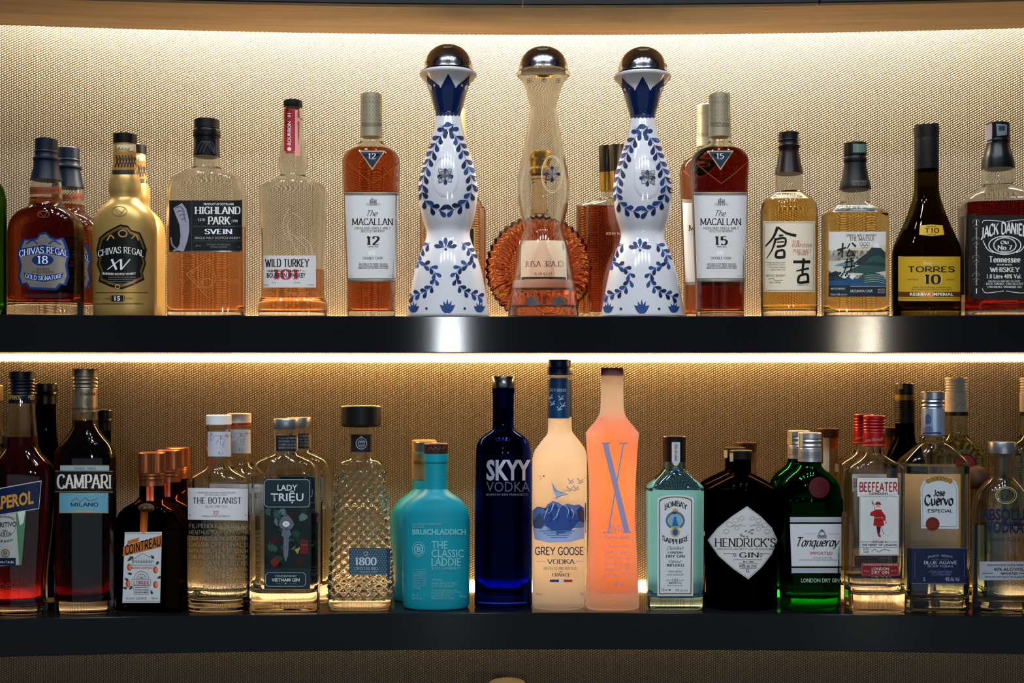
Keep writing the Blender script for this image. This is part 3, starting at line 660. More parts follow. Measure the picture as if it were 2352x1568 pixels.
# --- triangle marked single malts
def single_malt(cx, num, yrs, label, off):
    k = cx-853
    b = Bottle('whisky_bottle', label, WB, cx, off, SH1, [(310, 25, 2, 1), (322, 25.4, 2, 1), (332, 31, 2, .95), (348, 54, 2.4, .8), (362, 63.5, 2.6, .74), (376, 65.6, 2.7, .7), (392, 65.5, 2.7, .7), (442, 63.5, 2.7, .7), (540, 60, 2.7, .7), (645, 56, 2.7, .7), (690, 55.2, 2.7, .7), (728, 55, 2.7, .7)], 2.7, .7)
    b.glass(CLEAR, base=.008); b.liquid(345, REDAMBER)
    fo = M('#a3977c', .36, .45)
    b.cap([(216, 22.5), (218, 24.3), (218, 24.3), (240, 24.4), (241, 23.8), (242, 24.5), (280, 25), (316, 25.8)], fo, 'cap')
    A = Art(); A.dx = k
    for r_ in range(6):
        for c_ in range(7):
            x, y = cx-21+c_*7, 220+r_*10+0*c_
            A.line([(x-3.5, y), (x, y+9), (x+3.5, y)], .7, '#6e685a', 1)
    for c_ in range(12): A.ell(cx-22+c_*4, 284, 1.2, 1.2, '#4b4538', 1, 8).ell(cx-20+c_*4, 287, 1.2, 1.2, '#4b4538', 1, 8)
    A.rect(cx-24.6, 281, cx+24.6, 281.6, '#5b5546', 1).rect(cx-24.6, 289.4, cx+24.6, 290, '#5b5546', 1); b.art('cap_print', A, b.capl)
    X = lambda x: x+k
    A = Art().quad([(X(824), 346), (X(885), 346), (X(855), 391)], '#a89468', 0).quad([(X(828), 348.4), (X(881), 348.4), (X(855), 386)], '#1b2740', 1).text(num, X(846), X(863), 364, 11.5, WHITE, 's').text('YEARS OLD', X(850), X(860), 368, 2.4, WHITE)
    b.art('neck_label', A)
    em = '#7a3d18'; A = Art().line([(X(796), 372), (X(826), 398), (X(857), 421), (X(888), 398), (X(917), 372)], 2, em); b.art('embossing', A)
    gd = M('#9b845a', .35, .6)
    P = lambda t, y: [(X(791.6+(y-442)*.041), y), (X(916-(y-442)*.029), y)]
    A = Art(); l0, r0 = P(0, 440); l1, r1 = P(0, 647); A.quad([l0, r0, r1, l1], '#cfcbc8', 0)
    for y0, y1, c in ((440, 441.2, '#20242e'), (442, 445.5, gd), (446.2, 448, '#20242e'), (638.8, 640.2, '#20242e'), (641, 645, gd), (645.6, 647, '#20242e')):
        (a, _), (c1, _) = P(0, y0); (a2, _), (c2, _) = P(0, y1); A.quad([(a, y0), (c1, y0), (c2, y1), (a2, y1)], c, 1)
    for q in (0, 4, 9, 13): A.rect(X(849+q), 458, X(852+q), 472, '#6f6f74', 1)
    A.rect(X(849), 462, X(865), 466, '#6f6f74', 1).quad([(X(851), 458), (X(855), 454), (X(859), 458)], '#6f6f74', 1).ell(X(846), 469, 6, 3.4, '#b2b0ae', 1, 14).ell(X(868), 469, 6, 3.4, '#b2b0ae', 1, 14)
    A.text('The', X(843), X(868), 496, 13, INK, 'k').text('MACALLAN', X(808), X(903), 516, 14.5, INK, 's').text('HIGHLAND SINGLE MALT', X(815), X(897), 526.5, 5.4, '#4a4644', 's').text('SCOTCH WHISKY', X(829), X(884), 533, 5, '#4a4644', 's')
    A.text(num, X(842), X(872), 562, 19, INK, 'S').text('YEARS OLD', X(845), X(869), 567.5, 2.8, '#3a3634', 'b').rect(X(846), 576, X(862), 586, '#dedad6', 1).text('DOUBLE CASK', X(833), X(880), 595, 5.4, '#3a3634', 's')
    for i, (t, a, c) in enumerate((('MATURED IN THE PERFECT BALANCE', 825, 890), ('OF EXCEPTIONAL SHERRY SEASONED', 824, 892), ('AMERICAN AND EUROPEAN OAK CASKS', 822, 892))): A.text(t, X(a), X(c), 607.5+i*4.6, 2.9, '#2e2a28', 'b')
    A.text('70cl', X(803), X(810), 635, 3.4, '#b09a80').text('alc. 40% vol', X(893), X(908), 635, 3.4, '#b09a80'); b.art('front_label', A); return b
b = single_malt(853, '12', '12', 'amber whisky bottle with white label numbered 12, left of the left ceramic bottle', gap(65, .7))
stamp(b, 872, 219, 879, 262, col='#c9ad5a')
b15 = single_malt(1653, '15', '15', 'white labelled amber whisky with torn strip on its cap, right of the right ceramic bottle', gap(65, .7))
A = Art().quad([(1664, 213), (1690, 211), (1682, 216), (1672, 219)], STAMP).rect(1672, 217, 1677, 272, '#aa9a68'); b15.art('tax_stamp', A, b15.capl)
dup(b15, 1625, gap(65, .7)+.068, 'second white labelled amber whisky bottle, its left edge showing behind the torn strip one')
# --- amber bottle hidden behind the left ceramic
b = Bottle('whisky_bottle', 'pinkish amber bottle with gold rimmed black label, hidden behind the left ceramic bottle', WB, 1040, .141, SH1, [(320, 20, 2, 1), (400, 22, 2, 1), (425, 32, 2, .8), (450, 55, 2.2, .55), (475, 70, 2.4, .45), (500, 75.5, 2.4, .42), (728, 74, 2.4, .42)], 2.4, .42)
b.glass(CLEAR); b.liquid(452, WHISKY)
b.cap([(250, 27), (252, 29), (330, 29.5), (345, 29)], M('#8a7c58', .4, .5)); A = Art().rect(1000, 522, 1091, 582, '#a8864a', 0).rect(1002, 525, 1088, 579, '#15120f', 1); b.art('front_label', A)
# --- white and blue ceramic bottles
CERAM = M('#c3c2c6', .12, 0, .5, .6); COBALT = ['#0a1c44', '#10295a', '#1a3a6e', '#08163a']
DOME = M('#85848a', .2, 1)
def flower(A, x, y, col, L=3, r=11):
    for k in range(4): A.ring(x+r*.55*math.cos(math.pi/4+k*math.pi/2), y+r*.55*math.sin(math.pi/4+k*math.pi/2), r*.5, r*.5, r*.16, col, L, 12)
def medallion(b, x, y, rx, ry, rim, parent=None, ys=1.3):
    """raised oval rim and a four petal silver rosette on the front"""
    A = Art().ring(x, y, rx, ry, 1.6, rim, 1, 40).ring(x, y, rx-3, ry-4, .8, rim, 1, 40); m = b.art('medallion', A)
    bm = bmesh.new(); k = (D+b.y-.03)/F; cx = (x-1176)*k-b.x; cz = EYE+(HY-y)*k-b.sh
    cyy = float(b.loft.surf(np.array([cx]), np.array([cz]))[0])
    def tube(pts, r):
        rg = []
        for i, p in enumerate(pts):
            a, c = pts[i-1], pts[(i+1) % len(pts)]; t = math.atan2(c[1]-a[1], c[0]-a[0])
            rg.append([bm.verts.new((cx+(p[0]-math.sin(t)*r*math.cos(q))*k, cyy-.0006-(r*k)*(.3+math.sin(q)), cz+(p[1]+math.cos(t)*r*math.cos(q))*k)) for q in [j*math.pi/3 for j in range(6)]])
        for i in range(len(rg)):
            A_, B_ = rg[i], rg[(i+1) % len(rg)]
            for j in range(6): bm.faces.new((A_[j], A_[(j+1) % 6], B_[(j+1) % 6], B_[j]))
    for q in range(4):
        a = math.pi/4+q*math.pi/2; c, d = math.cos(a), math.sin(a); loop = []
        for u, v in ((3, 0), (7, 4.6), (12, 5.6), (17, 3.4), (20.5, 0), (17, -3.4), (12, -5.6), (7, -4.6)): loop.append((u*c-v*d, u*d+v*c))
        tube(loop, 1.3)
        tube([(11*c-.8*d*s_ if 0 else 11*c+2*math.cos(s_), 11*d+2*math.sin(s_)) for s_ in (0, 1.57, 3.14, 4.71)], 1.0)
    tube([(3*math.cos(s_), 3*math.sin(s_)) for s_ in [j*math.pi/4 for j in range(8)]], 1.6)
    o = finish('rosette', bm, M('#b9bcc4', .25, 1), m)
    A = Art()
    for q in range(4): A.leaf(x+4*math.cos(q*math.pi/2), y+4*math.sin(q*math.pi/2), q*math.pi/2, 15, 8.5, '#0f1c48', 3)
    p = b.art('rosette_petals', A, parent=m)
def dome(b, cx, y0, y1, hw):
    H = y1-y0; p = [(y0, 3)]+[(y0+H*(1-math.cos(t)), hw*math.sin(t)**.92) for t in [math.pi/2*i/9 for i in range(1, 10)]]+[(y1, hw), (y1, hw), (y1+2.6, hw+.6), (y1+2.6, hw+.6), (y1+3.2, hw-7)]
    b.cap(p, DOME, 'dome_cap', step=2); A = Art()
    for i in range(-2, 3): flower(A, cx+i*hw*.42, y1-H*.28-(2-abs(i))*1.2, '#34343a', 1, 5)
    b.art('cap_pattern', A, b.capl, b.capo)
    A = Art().quad([(cx-16, y0+3), (cx+14, y0+2), (cx+8, y0+6), (cx-10, y0+7)], '#8d9277'); b.art('tax_stamp', A, b.capl)
def garland(A, pts, n, ln, wd, rnd, alt=True):
    P = smooth(pts, 12); L = [0]
    for a, c in zip(P, P[1:]): L.append(L[-1]+math.hypot(c[0]-a[0], c[1]-a[1]))
    A.line(P[::3], 1.1, '#6b7fae', 1)
    for i in range(n):
        t = L[-1]*(i+.3)/n; j = max(k for k in range(len(L)) if L[k] <= t); j = min(j, len(P)-2)
        a = math.atan2(P[j+1][1]-P[j][1], P[j+1][0]-P[j][0])
        for sd in (1, -1): A.leaf(P[j][0], P[j][1], a+sd*.62, ln*rnd.uniform(.9, 1.15), wd, rnd.choice(COBALT), 2)
def ceramic(cx, y_top, label, mx, seed, lean=0):
    rnd = random.Random(seed); dy = y_top-103
    pr = [(167, 59), (168, 65), (174, 65.5), (182, 59), (195, 49), (206, 44.5), (225, 39.5), (245, 34), (258, 29.5), (266, 28.3), (280, 31), (316, 39), (345, 48.5), (375, 57.5), (405, 64.5), (432, 67.5), (458, 66.5), (485, 63), (508, 57.5), (526, 51.5), (536, 49.8), (548, 51.5), (562, 56), (577, 62.5), (600, 70.5), (627, 78), (670, 86.5), (715, 94.5), (728, 96)]
    b = Bottle('tequila_bottle', label, WB, cx, .0620, SH1, [(y+dy*(1-(y-167)/620), h) for y, h in pr], 2, .98)
    b.loft = b.to_floor(b.loft, .003); b.solid('ceramic_body', b.loft, CERAM, N=80)
    dome(b, cx+lean, y_top, 160+dy, 57)
    o = cx-1029.5; Y = lambda y: y+dy*(1-(y-167)/620)
    b.cap([(211+dy*.94, 43.4), (225+dy*.9, 39.9), (245+dy*.88, 34.4), (258+dy*.86, 29.9), (263+dy*.85, 28.9)], M(COBALT[0], .1, 0, .5, .6), 'cobalt_collar')
    A = Art()
    tulip = lambda x, y, k: A.poly([(x+u*k, y+v*k) for u, v in ((-17, -6), (-8, 0), (-9, -15), (-3, -6), (0, -20), (3, -6), (9, -15), (8, 0), (17, -6), (11, 7), (5, 12), (-5, 12), (-11, 7))], COBALT[2], 2)
    # cobalt crown of petals round the neck
    for i, (x, hgt) in enumerate(((-38, 4), (0, 0), (38, 4))):
        A.poly([(cx+x*.86-21, Y(214)), (cx+x*.95-15, Y(196)), (cx+x*1.12-6, Y(180+hgt)), (cx+x*1.3, Y(169+hgt)), (cx+x*1.12+6, Y(180+hgt)), (cx+x*.95+15, Y(196)), (cx+x*.86+21, Y(214)), (cx+x*.8, Y(224))], COBALT[0], 1)
    for i in range(7): A.ell(cx-26+i*8.6, Y(261), 4.6, 5, COBALT[0], 2, 12)
    b.art('crown_glaze', A, off=.0002)
    A = Art(); G_ = lambda p: [(x+o, Y(y)) for x, y in p]
    garland(A, G_([(1046, 284), (1022, 300), (1003, 326), (990, 356), (978, 388), (970, 420), (971, 450), (985, 472), (1008, 482), (1022, 480)]), 13, 21, 10.5, rnd)
    garland(A, G_([(1010, 288), (1036, 300), (1053, 322), (1064, 350), (1075, 382), (1083, 414), (1082, 442), (1068, 466), (1046, 480), (1028, 482)]), 13, 21, 10.5, rnd)
    for k, a in enumerate((-168, -130, -90, -50, -12)): A.leaf(cx-6+(k-2)*2.4, Y(568), math.radians(a), (22, 20, 23, 20, 22)[k], 9.5, COBALT[k % 4], 2)
    A.ell(cx-6, Y(572), 3, 3, COBALT[0], 3, 12)
    for m_ in (1, -1):
        H_ = lambda p: [(cx-6+m_*(x-1024), Y(y)) for x, y in p]
        garland(A, H_([(988, 556), (971, 572), (959, 594), (967, 607), (985, 611), (1000, 627), (997, 650), (981, 667), (958, 676), (938, 684)]), 12, 17, 8.6, rnd)
        A.ell(cx-6+m_*44, Y(708), 3, 3, COBALT[1], 2, 12)
        for dx, aa in ((-74, 0),):
            tulip(cx-4+m_*76, Y(707), .8)
    tulip(cx-2, Y(706), 1.05)
    b.art('painted_garland', A)
    medallion(b, mx, Y(405), 32, 47, '#b5b6c0'); return b
ceramic(1029.5, 103, 'white ceramic tequila bottle with blue garlands and silver dome cap, left of the clear one', 1023, 3)
ceramic(1476, 109, 'white ceramic tequila bottle with blue garlands and silver dome cap, right of the clear one', 1487, 5, 4)
# --- clear bottle of the same shape
b = Bottle('tequila_bottle', 'clear glass hourglass tequila bottle with silver dome cap between the two ceramic ones', WB, 1248, .0560, SH1,
  [(165, 57), (168, 61), (174, 61), (182, 53), (189, 48.5), (205, 41), (219, 37.5), (238, 32), (246, 30.5), (254, 31), (280, 35), (312, 40.5), (345, 47), (375, 53), (403, 58), (430, 60), (459, 58.5), (480, 55.5), (501, 50.5), (514, 46), (522, 44.5), (532, 46), (543, 50), (562, 56), (585, 61.5), (627, 68.5), (670, 75), (712, 80.5), (728, 82)], 2, .98)
b.glass(CLEAR, wall=.0030, base=.013, N=72); b.liquid(646, WATER)
dome(b, 1248, 108, 162, 57.5)
A = Art()
for i in range(3): flower(A, 1216+i*33, 185-(i == 1)*2, '#2b2b30', 1, 6)
b.art('neck_print', A)
bb = b; medallion(b, 1268, 400, 25, 43, '#cbbf9c')
A = Art().rect(1192, 552, 1306, 668, FROST((.97, .96, .94), 0, .4, .25), 3).text('CLASE AZUL', 1200, 1298, 612, 12, '#8a4a52', 's', 0, mirror=True).text('TEQUILA', 1225, 1270, 632, 6, '#55555c', 's', 0, mirror=True).rect(1194, 636, 1304, 646, '#3b4556', 2).text('BLANCO - 100% PURO AGAVE', 1200, 1298, 644.5, 6, WHITE, 'b', 0, mirror=True)
b.art('back_print', A, back=True)
A = Art(); ag = M('#6f6a66', .3, .6)
for x in (1222, 1283):
    for a in (-160, -140, -120, -104, -90, -76, -60, -40, -20): A.leaf(x, 703, math.radians(a), 26 if abs(a+90) < 40 else 21, 4.4, ag, 1)
b.art('agave_motif', A)
# --- ribbed round decanter behind it
def disc_decanter(cx, cyp, rpx, off, label):
    s_ = Bottle('cognac_decanter', label, WB, cx, off, SH1, None); k = s_.s; R0 = rpx*k; zc = R0-.0015; N = 168
    bm = bmesh.new()
    prof = [(0, -.020), (.35, -.0215), (.55, -.022), (.62, -.0235), (.82, -.019), (.95, -.009), (1.0, 0), (.95, .009), (.82, .019), (.55, .021), (0, .021)]
    rows = []
    for r, y in prof:
        if r == 0: rows.append([bm.verts.new((0, y, zc))]); continue
        row = []
        for i in range(N):
            t = 2*math.pi*i/N; rib = 1+(.022*math.cos(42*t) if r > .6 else 0); yy = y*(1+(.16*math.cos(42*t) if r > .55 else 0))
            z = zc+R0*r*rib*math.sin(t); row.append(bm.verts.new((R0*r*rib*math.cos(t), yy, max(z, 0.0))))
        rows.append(row)
    for A_, B_ in zip(rows, rows[1:]):
        for i in range(N):
            j = (i+1) % N
            if len(A_) == 1: bm.faces.new((A_[0], B_[j], B_[i]))
            elif len(B_) == 1: bm.faces.new((A_[i], A_[j], B_[0]))
            else: bm.faces.new((A_[i], A_[j], B_[j], B_[i]))
    finish('glass_body', bm, G((.98, .90, .78), 0, 1.45, (.82, .30, .06), 42), s_.o, 25)
    s_.cap([(402, 22), (412, 22), (420, 19), (450, 18), (480, 21), (494, 26)], G((.97, .93, .85), 0, 1.45, (.9, .5, .12), 20), 'neck', step=4)
    s_.cap([(350, 31), (352, 33), (366, 33), (372, 29), (384, 26), (386, 26), (392, 29), (402, 25)], M('#a97f35', .3, .9), 'cap')
    A = Art().rect(1116, 670, 1360, 678, M('#b8914a', .3, .9))
    bm = bmesh.new(); zb = s_.zl(674); hw = math.sqrt(max(0, R0**2-(zb-zc)**2))*1.012
    rg = [[bm.verts.new((hw*math.cos(t)*1.0, .0125*math.sin(t)*1.75, zb+dz)) for t in [2*math.pi*i/40 for i in range(40)]] for dz in (-.0022, .0022)]
    for i in range(40): bm.faces.new((rg[0][i], rg[0][(i+1) % 40], rg[1][(i+1) % 40], rg[1][i]))
    finish('metal_band', bm, M('#b8914a', .3, .9), s_.o); return s_
disc_decanter(1238, 608, 122, .132, 'round ribbed amber decanter seen behind and through the clear hourglass bottle')
# --- amber blended whisky behind the right ceramic
def walker(cx, off, lab, ytop, named):
    d = ytop-345
    b = Bottle('whisky_bottle', lab, WB, cx, off, SH1, [(435+d*.7, 13, 2, .8), (452+d*.6, 15, 2, .75), (458+d*.6, 24, 2.4, .6), (464+d*.6, 50, 4, .4), (472+d*.6, 66, 6, .36), (486+d*.6, 71, 7, .36), (728, 69, 7, .36)], 7, .36)
    b.glass(CLEAR, wall=.002, base=.012); b.liquid(474+d*.6, REDAMBER)
    cp = M('#7c6a45', .3, .8)
    b.cap([(332+d*.9, 18), (333+d*.9, 19.5), (333+d*.9, 19.5), (392+d*.9, 18), (392+d*.9, 18), (393+d*.9, 17.6)], M('#3a332a', .25, .8))
    b.cap([(393.2+d*.9, 17.5), (412+d*.9, 16.6), (436+d*.8, 15)], GOLD, 'neck_sleeve')
    if named:
        A = Art().text('JOHN WALKER', cx-28, cx+34, 539, 6, '#c9a878', 's').text('Y', cx+6, cx+22, 562, 16, '#8d6a4a', 'S').rect(cx-10, 576, cx+22, 590, '#4a2a1c', 1).text('gold', cx-4, cx+14, 586, 7, '#c9a878', 'k')
        b.art('front_print', A)
    return b
walker(1419, .131, 'square amber whisky bottle with dark cap, peeking out left of the right ceramic bottle', 346, True)
walker(1394, .170, 'square amber whisky bottle with thin gold cap, rearmost behind the right ceramic bottle', 349, False)
# --- pure malt with big brush characters
b = Bottle('whisky_bottle', 'golden malt whisky bottle with cream label and large black brush characters', WB, 1812, gap(65, .9), SH1,
  [(390, 30, 2, 1), (402, 31.5, 2, 1), (420, 32, 2, 1), (432, 31, 2, 1), (438, 30.4, 2, 1), (443, 33, 2, 1), (450, 44, 2, .95), (458, 54, 2, .92), (467, 61, 2, .9), (482, 64.6, 2, .9), (500, 65, 2, .9), (700, 64.5, 2, .9), (728, 63.5, 2, .9)], 2, .9)
b.glass(CLEAR); b.liquid(441, STRAW)
b.cap([(304, 21), (306, 23.4), (306, 23.4), (322, 23.6), (324, 24.6), (326, 22.6), (334, 23.4), (336, 25), (340, 24), (345, 22.6)], M('#141112', .35))
b.cap([(345.2, 23.4), (350, 23), (370, 26.6), (388, 30.2), (400, 32.8)], M('#1d1210', .3), 'neck_sleeve')
stamp(b, 1832, 308, 1839, 326, col='#b3a869')
A = Art().quad([(1786, 441), (1838, 441), (1857, 455), (1768, 455)], '#cdbb9a', 0).text('SINCE', 1788, 1797, 449, 3.4, '#5a4a38').text('1910', 1799, 1826, 449, 6, '#2a2018', 'h').text('YEARS', 1828, 1838, 449, 3.4, '#5a4a38').rect(1784, 452, 1842, 453, '#9a8460'); b.art('neck_label', A)
A = Art().rect(1751.5, 508, 1871.5, 670, '#d8c9b0', 0)
for y in (511, 666): A.rect(1754, y, 1869, y+.9, '#8a6f3c')
for x in (1754, 1868.4): A.rect(x, 511, x+.8, 667, '#8a6f3c')
for pts, w0, w1 in (([(1786, 521), (1776, 545), (1757, 566)], 7, 3), ([(1786, 521), (1806, 535), (1829, 541)], 4, 7), ([(1789, 541), (1799, 540)], 5, 4), ([(1783, 549), (1803, 547), (1802, 563), (1784, 566)], 5, 5), ([(1784, 556), (1801, 555)], 3, 3), ([(1782, 547), (1774, 572), (1760, 594)], 6, 1.2), ([(1784, 577), (1783, 590), (1802, 590)], 6, 6), ([(1783, 577), (1800, 575), (1801, 592)], 5, 6)): A.line(pts, w0, INK, 2, len(pts) > 2, w1)
for pts, w0, w1 in (([(1822, 601), (1861, 601)], 6, 7), ([(1846, 593), (1843, 628)], 6, 5), ([(1829, 622), (1858, 616)], 3, 5), ([(1836, 633), (1834, 648), (1854, 647)], 6, 6), ([(1836, 633), (1854, 630), (1856, 650)], 5, 6)): A.line(pts, w0, INK, 2, len(pts) > 2, w1)
rd = '#a8583c'
A.text('THE', 1819, 1838, 558.5, 6.6, rd, 's').text('KURAYOSHI', 1819, 1865, 567, 7, rd, 's').text('PURE MALT', 1821, 1864, 579, 6.6, rd, 's').text('WHISKY', 1831, 1857, 585.5, 5.6, rd, 's')
for i, t in enumerate(('The name of the mountain distillery', 'KURAYOSHI Distillery', 'Finest malt of whisky', 'Japan Aged Fine')): A.text(t, 1758+i*4, 1804, 604+i*5.4, 3, '#7a6a58', 's')
A.text('MATSUI WHISKY', 1759, 1804, 635, 5, '#8a5a40', 's').line([(1765, 641), (1775, 639), (1782, 644), (1798, 643)], .8, INK, 2, True).text('Made in JAPAN', 1767, 1793, 650, 3.6, '#7a6a58', 's').text('KURAYOSHI', 1831, 1855, 656, 3.4, '#7a6a58')
b.art('front_label', A)
# --- mountain label malt
b = Bottle('whisky_bottle', 'pale golden whisky bottle with blue mountain landscape label and black cap', WB, 1964, gap(73, .62), SH1,
  [(425, 34, 2, 1), (436, 35, 2, 1), (452, 33.6, 2, 1), (464, 32.5, 2, 1), (470, 38, 2.2, .95), (480, 54, 2.8, .8), (488, 68, 3.6, .66), (494, 72.4, 4, .62), (494, 72.4, 4, .62), (500, 73, 4, .62), (700, 73, 4, .62), (728, 72.5, 4, .62)], 4, .62)
b.glass(CLEAR, base=.007); b.liquid(489, STRAW)
MB = M('#0e0e10', .45)
b.cap([(328, 23), (330, 25.6), (330, 25.6), (356, 26), (358, 25), (361, 24.6), (364, 26), (370, 26.4), (376, 24.6)], MB)
b.cap([(376.2, 25), (390, 26.6), (410, 30.5), (428, 34.8), (437, 35.6)], MB, 'neck_sleeve')
A = Art().text('KURAYOSHI', 1957, 1990, 419, 5, '#6f6a60', 's').text('DISTILLERY', 1957, 1990, 426, 5, '#6f6a60', 's'); b.art('sleeve_print', A, b.capl)
stamp(b, 1959, 330, 1989, 349, b.mk([(328, 25.6), (380, 26)]), '#566a5c')
A = Art().quad([(1926, 471), (2000, 471), (2016, 486), (1912, 486)], '#c9c3b4', 0).text('SINCE', 1938, 1952, 479, 4, '#55503f').text('1910', 1958, 1976, 480, 6, '#2f3a4c', 's').text('YEARS', 1980, 1992, 479, 4, '#55503f').rect(1918, 483, 2010, 485, '#2f4a68'); b.art('neck_label', A)
A = Art().rect(1902, 532, 2035, 681, '#c9c4bc', 0).rect(1902, 575, 2035, 640, '#b9b4a6', 1).quad([(1902, 575), (2035, 562), (2035, 590), (1902, 600)], '#c4b49a', 1)
mt, mg, sea = '#263038', '#2f4a42', '#23466e'
A.poly([(1958, 607), (1975, 592), (1990, 582), (2003, 567), (2010, 558), (2016, 558), (2024, 570), (2034, 580), (2034, 612), (1990, 610)], mt, 2).quad([(2003, 568), (2010, 558), (2016, 558), (2023, 569)], '#d6d3cf', 3)
A.poly([(1985, 605), (2000, 590), (2020, 586), (2034, 596), (2034, 606), (2008, 600)], mg, 3).poly([(1915, 610), (1935, 603), (1962, 600), (1970, 605), (1940, 612)], '#5d7a86', 2)
A.poly([(1940, 625), (1975, 608), (2034, 612), (2034, 622), (1990, 628)], mg, 3).poly([(1970, 640), (1990, 622), (2020, 628), (2034, 640), (2010, 652), (1984, 650)], mg, 3)
A.rect(1902, 632, 2035, 656, sea, 1).poly([(1902, 628), (1920, 622), (1938, 630), (1945, 642), (1902, 644)], mt, 3).poly([(1925, 632), (1938, 626), (1948, 634), (1940, 640)], '#d2cfc8', 4).poly([(1950, 636), (1958, 628), (1966, 634), (1958, 642)], '#d2cfc8', 4)
for i in range(14): A.ell(1905+i*3.1, 625+(i*7 % 11), 2.4, 2.8, '#1b2228', 4, 8)
for i in range(4): A.line([(1986, 634+i*5), (2008, 631+i*5), (2034, 636+i*5)], 1.2, '#8fa0a4', 4, True)
for i in range(5): A.ring(1978+i*4, 560+(i % 2)*6, 4, 4, .8, '#5a5a58', 2, 10)
A.text('SINGLE MALT WHISKY', 1944, 2014, 543, 5.6, '#2a2a2c', 's').text('THE MATSUI', 1951, 2007, 552.5, 8, '#2a2a2c', 's')
for pts, w0, w1 in (([(1923, 574), (1944, 568)], 4, 3), ([(1936, 558), (1934, 591)], 4, 3), ([(1934, 573), (1924, 586)], 3, 1.5), ([(1952, 559), (1946, 570)], 3, 2), ([(1957, 557), (1966, 566)], 3, 4), ([(1952, 572), (1946, 587), (1960, 585)], 3.5, 3), ([(1955, 575), (1963, 588)], 3, 4), ([(1940, 602), (1961, 598)], 3, 4), ([(1937, 614), (1964, 610)], 3, 4), ([(1946, 594), (1944, 612), (1938, 624)], 3.5, 2), ([(1955, 592), (1956, 612), (1950, 626)], 3.5, 3)): A.line(pts, w0, INK, 5, len(pts) > 2, w1)
A.rect(1902, 655, 2035, 681, '#1c2630', 4).rect(1953, 656.5, 2034, 657.6, '#c9c4bc', 5).text('MATSUI WHISKY', 1908, 1942, 665, 4.4, '#c9c4bc', 's', 6).text('MIZUNARA CASK', 1953, 2005, 671, 5.6, '#c9c4bc', 's', 6).text('700ml 48% alc/vol', 1907, 1945, 678, 4, '#b5b2aa', 's', 6).text('MATSUI', 2016, 2032, 667, 4, '#b5b2aa', 's', 6).text('BOTTLED', 2016, 2032, 673, 4, '#b5b2aa', 's', 6)
b.art('front_label', A)
# --- brandy
b = Bottle('brandy_bottle', 'dark olive brandy bottle with yellow label and tall black cap', WB, 2128, gap(78, .72), SH1,
  [(380, 26.5, 2, 1), (395, 27, 2, 1), (430, 27.6, 2, 1), (452, 30, 2, 1), (470, 35.5, 2, .97), (490, 42, 2, .92), (510, 50, 2, .85), (532, 60, 2, .79), (551, 69, 2, .74), (566, 75, 2, .72), (580, 77.6, 2, .72), (600, 78.2, 2, .72), (728, 77.5, 2, .72)], 2, .72)
OLIVE = G((.40, .36, .16)); b.glass(OLIVE); b.liquid(432, G((1, 1, 1), 0, 1.36, (.55, .34, .05), 40))
b.cap([(291, 26), (293, 28.6), (293, 28.6), (317, 27.6), (317.6, 26.8), (320, 27.4), (387, 27), (389, 26.4)], M('#121213', .42))
bm = bmesh.new(); cl = b.capl; zt = cl.r[0][0]; rr = random.Random(4)
for i in range(18):
    t = 2*math.pi*i/18; h = rr.uniform(.001, .0026); x, y = .0152*math.cos(t), .0152*math.sin(t)
    v = [bm.verts.new((x*s1-y*w, y*s1+x*w, z)) for z in (zt-.002, zt+h) for s1, w in ((.86, -.13), (1.02, -.13), (1.02, .13), (.86, .13))]
    for f in ((0, 1, 2, 3), (7, 6, 5, 4), (0, 4, 5, 1), (1, 5, 6, 2), (2, 6, 7, 3), (3, 7, 4, 0)): bm.faces.new([v[q] for q in f])
finish('torn_seal', bm, M('#121213', .42), b.capo)
yl = M('#b8901e', .45)
A = Art().poly([(2113, 517), (2140, 515.5), (2165, 517), (2169, 539), (2140, 542), (2111, 539)], yl, 0).text('T10', 2124, 2157, 534, 10, INK, 'R').text('RESERVA', 2129, 2150, 521, 2.6, INK).text('IMPERIAL', 2129, 2150, 539, 2.4, INK); b.art('shoulder_label', A)
cu = M('#a8673a', .28, .8)
A = Art().rect(2060, 589, 2206, 691, yl, 0).text('Brandy', 2120, 2142, 608, 9, '#e2d2a0', 'k').text('de excelencia', 2144, 2180, 607, 7, '#c8ab50', 'k').text('TORRES', 2086, 2193, 624, 12, INK, 'R').text('10', 2122, 2163, 652, 22, '#d8cfa0', 'S', 2).text('10', 2123.5, 2161.5, 651.5, 21, INK, 'S', 3)
A.text('METODO', 2085, 2110, 643, 3, '#5a4410').text('SOLERA', 2172, 2193, 643, 3, '#5a4410').text('DESDE 1946 LA PRIMERA ELABORACION', 2096, 2184, 661, 3, '#5a4410').text('DE CONSUMO DE UN BRANDY EXCELENTE', 2094, 2186, 666, 3, '#5a4410')
A.rect(2060, 670, 2206, 681.5, cu, 1).text('RESERVA IMPERIAL', 2090, 2190, 679, 7, '#e2dccb', 'b').text('PRODUCED AND BOTTLED BY THE FAMILY ESTATE IN SPAIN SINCE THE BEGINNING', 2064, 2204, 686.5, 2.6, '#5a4410')
b.art('front_label', A)
